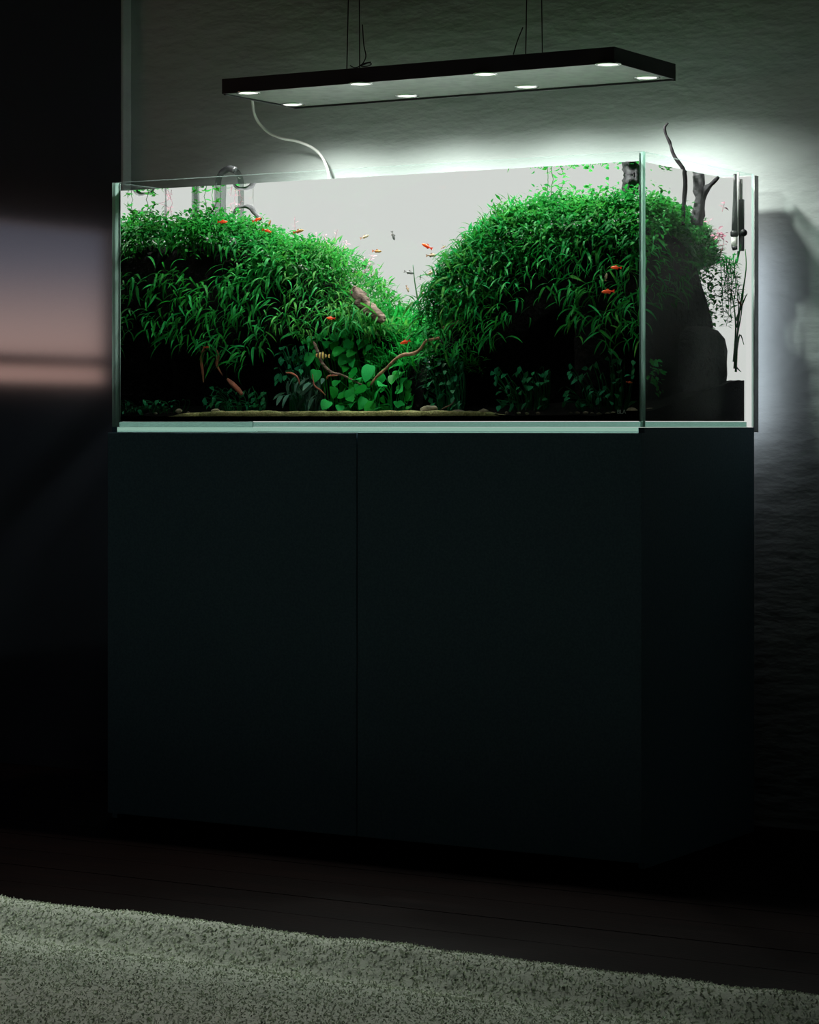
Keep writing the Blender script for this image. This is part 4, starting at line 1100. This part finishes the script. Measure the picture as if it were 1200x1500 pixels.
def fish_parts(deep):
    prof = [(-0.30, 0.035), (-0.22, 0.06), (-0.10, 0.10), (0.05, 0.135), (0.20, 0.14), (0.33, 0.115), (0.43, 0.07), (0.49, 0.025), (0.5, 0.008)]
    mb = MB(); seg = 10
    for x, h in prof:
        for s in range(seg):
            a = 2 * PI * s / seg
            mb.v.append((x, 0.55 * h * math.cos(a), deep * h * math.sin(a)))
    for i in range(len(prof) - 1):
        for s in range(seg):
            s2 = (s + 1) % seg
            mb.f.append((i * seg + s, (i + 1) * seg + s, (i + 1) * seg + s2, i * seg + s2))
    mb.f.append(tuple(range(seg))); mb.f.append(tuple((len(prof) - 1) * seg + s for s in reversed(range(seg))))
    def fin(outline, th=0.006):
        m = MB(); n = len(outline)
        for sgn in (-1, 1):
            for (x, z) in outline: m.v.append((x, sgn * th, z))
        m.f.append(tuple(range(n))); m.f.append(tuple(n + i for i in reversed(range(n))))
        for i in range(n):
            j = (i + 1) % n; m.f.append((i, i + n, j + n, j))
        return m
    tail = fin([(-0.27, -0.03), (-0.27, 0.03), (-0.40, 0.11), (-0.5, 0.13), (-0.44, 0.0), (-0.5, -0.13), (-0.40, -0.11)])
    dors = fin([(-0.05, 0.10 * deep), (0.15, 0.13 * deep), (0.08, 0.13 * deep + 0.09), (-0.08, 0.10 * deep + 0.08)])
    anal = fin([(-0.16, -0.07 * deep), (0.02, -0.11 * deep), (-0.06, -0.11 * deep - 0.08), (-0.18, -0.07 * deep - 0.06)])
    eye = MB()
    for sgn in (-1, 1):
        V, Fc = blob(1, (0.02, 0.012, 0.02), 1, 0); eye.add(V + np.array([0.39, sgn * 0.05, 0.02]), Fc)
    return mb, tail, dors, anal, eye
FP = {1.0: fish_parts(1.0), 1.5: fish_parts(1.5)}
_fm = {}
def fish(label, px, py, Y, length_px, ang, mat, facing=1, yawj=0.0, deep=1.0, group='small fish swimming in the tank'):
    """ang: tilt in degrees, up to the right positive; facing 1 = head to the right"""
    p = atY(px, py, Y)
    depth = float((p - CAM) @ W_)
    s = length_px / F * depth / 0.9
    base = YAW + yawj + (0 if facing > 0 else PI)
    tilt = math.radians(ang) * (1 if facing > 0 else -1)
    M = Matrix.Translation(Vector(p)) @ Euler((0, -tilt, base)).to_matrix().to_4x4() @ Matrix.Scale(s, 4)
    o = bpy.data.objects.new('fish', None); COL.objects.link(o); o.empty_display_size = 0.3
    o.matrix_basis = M
    o['label'] = label; o['category'] = 'fish'; o['group'] = group
    for nm, mbx in zip(('body', 'tail_fin', 'dorsal_fin', 'anal_fin', 'eyes'), FP[deep]):
        k = (nm, mat.name, deep)
        if k not in _fm: _fm[k] = mbx.mesh(nm, M_eye if nm == 'eyes' else mat, nm in ('body', 'eyes'))
        c = bpy.data.objects.new(nm, _fm[k]); COL.objects.link(c); c.parent = o
FISH = [
    ('orange fish above the fern crest right of the leafy stems', 326, 325, 0.05, 14, 0, F_or, 1),
    ('orange fish tilted upward under the arched grey twig', 376, 322, 0.12, 13, 22, F_or, 1),
    ('orange fish nosing down over the left mound crest', 391, 338, 0.09, 13, -15, F_or, 1),
    ('gold fish with an orange flank above the left mound slope', 437, 339, 0.15, 15, 14, F_go, 1),
    ('orange fish in front of dark foliage above the striped fish', 485, 466, 0.035, 12, -4, F_or, -1),
    ('tiny red fish deep in the dark left hollow', 303, 508.5, 0.06, 9, 0, F_or, 1),
    ('faint red fish upright at the left mound crest', 395, 327, 0.25, 9, 70, F_go, 1),
    ('faint pink-grey fish tilted up, leftmost in the bright gap', 534, 347, 0.38, 13, 20, F_pa, 1),
    ('grey fish hanging nearly upright in the bright gap', 576, 345, 0.36, 13, -75, F_gr, 1),
    ('pale fish with orange tail in the upper left of the gap', 552, 368, 0.30, 13, -4, F_go, 1),
    ('vivid orange fish diving in the middle of the bright gap', 626, 361, 0.20, 16, -26, F_or, -1),
    ('small pinkish fish right of the vivid orange one', 650, 362, 0.34, 8, 30, F_pa, 1),
    ('pale yellow fish level beneath the vivid orange one', 632, 374, 0.28, 15, 4, F_pa, 1),
    ('grey fish beside the tall pale blade', 599, 399, 0.36, 14, -12, F_gr, 1),
    ('pale gold fish tilted upward low in the gap', 631, 400, 0.32, 14, 24, F_pa, 1),
    ('tiny grey fish low in the middle of the gap', 616, 406, 0.40, 7, 85, F_gr, 1),
    ('pale gold fish at the edge of the right fern', 654, 405, 0.22, 15, 4, F_go, 1),
    ('pale fish upright left of the tall blade', 597, 423, 0.38, 10, -70, F_pa, 1),
    ('pale orange fish diving at the foot of the gap', 624, 434, 0.33, 13, -30, F_go, 1),
    ('tiny grey fish upright by the right mound shoulder', 688, 334, 0.36, 7, 85, F_gr, 1),
    ('pale pink fish above the right mound shoulder', 709, 321, 0.30, 12, 8, F_pa, 1),
    ('orange fish above the bent brown twig', 594, 501, 0.04, 15, 17, F_or, -1),
    ('orange fish, upper of two by the right glass corner', 903, 392, 0.05, 15, -2, F_or, -1),
    ('orange fish, lower of two by the right glass corner', 891, 427, 0.045, 18, 4, F_or, -1),
    ('dull fish upright between the two orange ones at right', 888, 406, 0.05, 11, 80, F_pa, 1),
    ('small red fish in the dark beside the right glass corner', 922, 560, 0.04, 9, -8, F_or, 1),
    ('pale fish among the long blades in the rear right corner', 1083, 443, 0.44, 11, -50, F_go, 1),
]
for fdat in FISH:
    fish(*fdat)
fish('yellow fish with black vertical stripes at the tip of the grey twig', 473, 521, 0.045, 20, -3, F_st, -1, 0.0, 1.5)
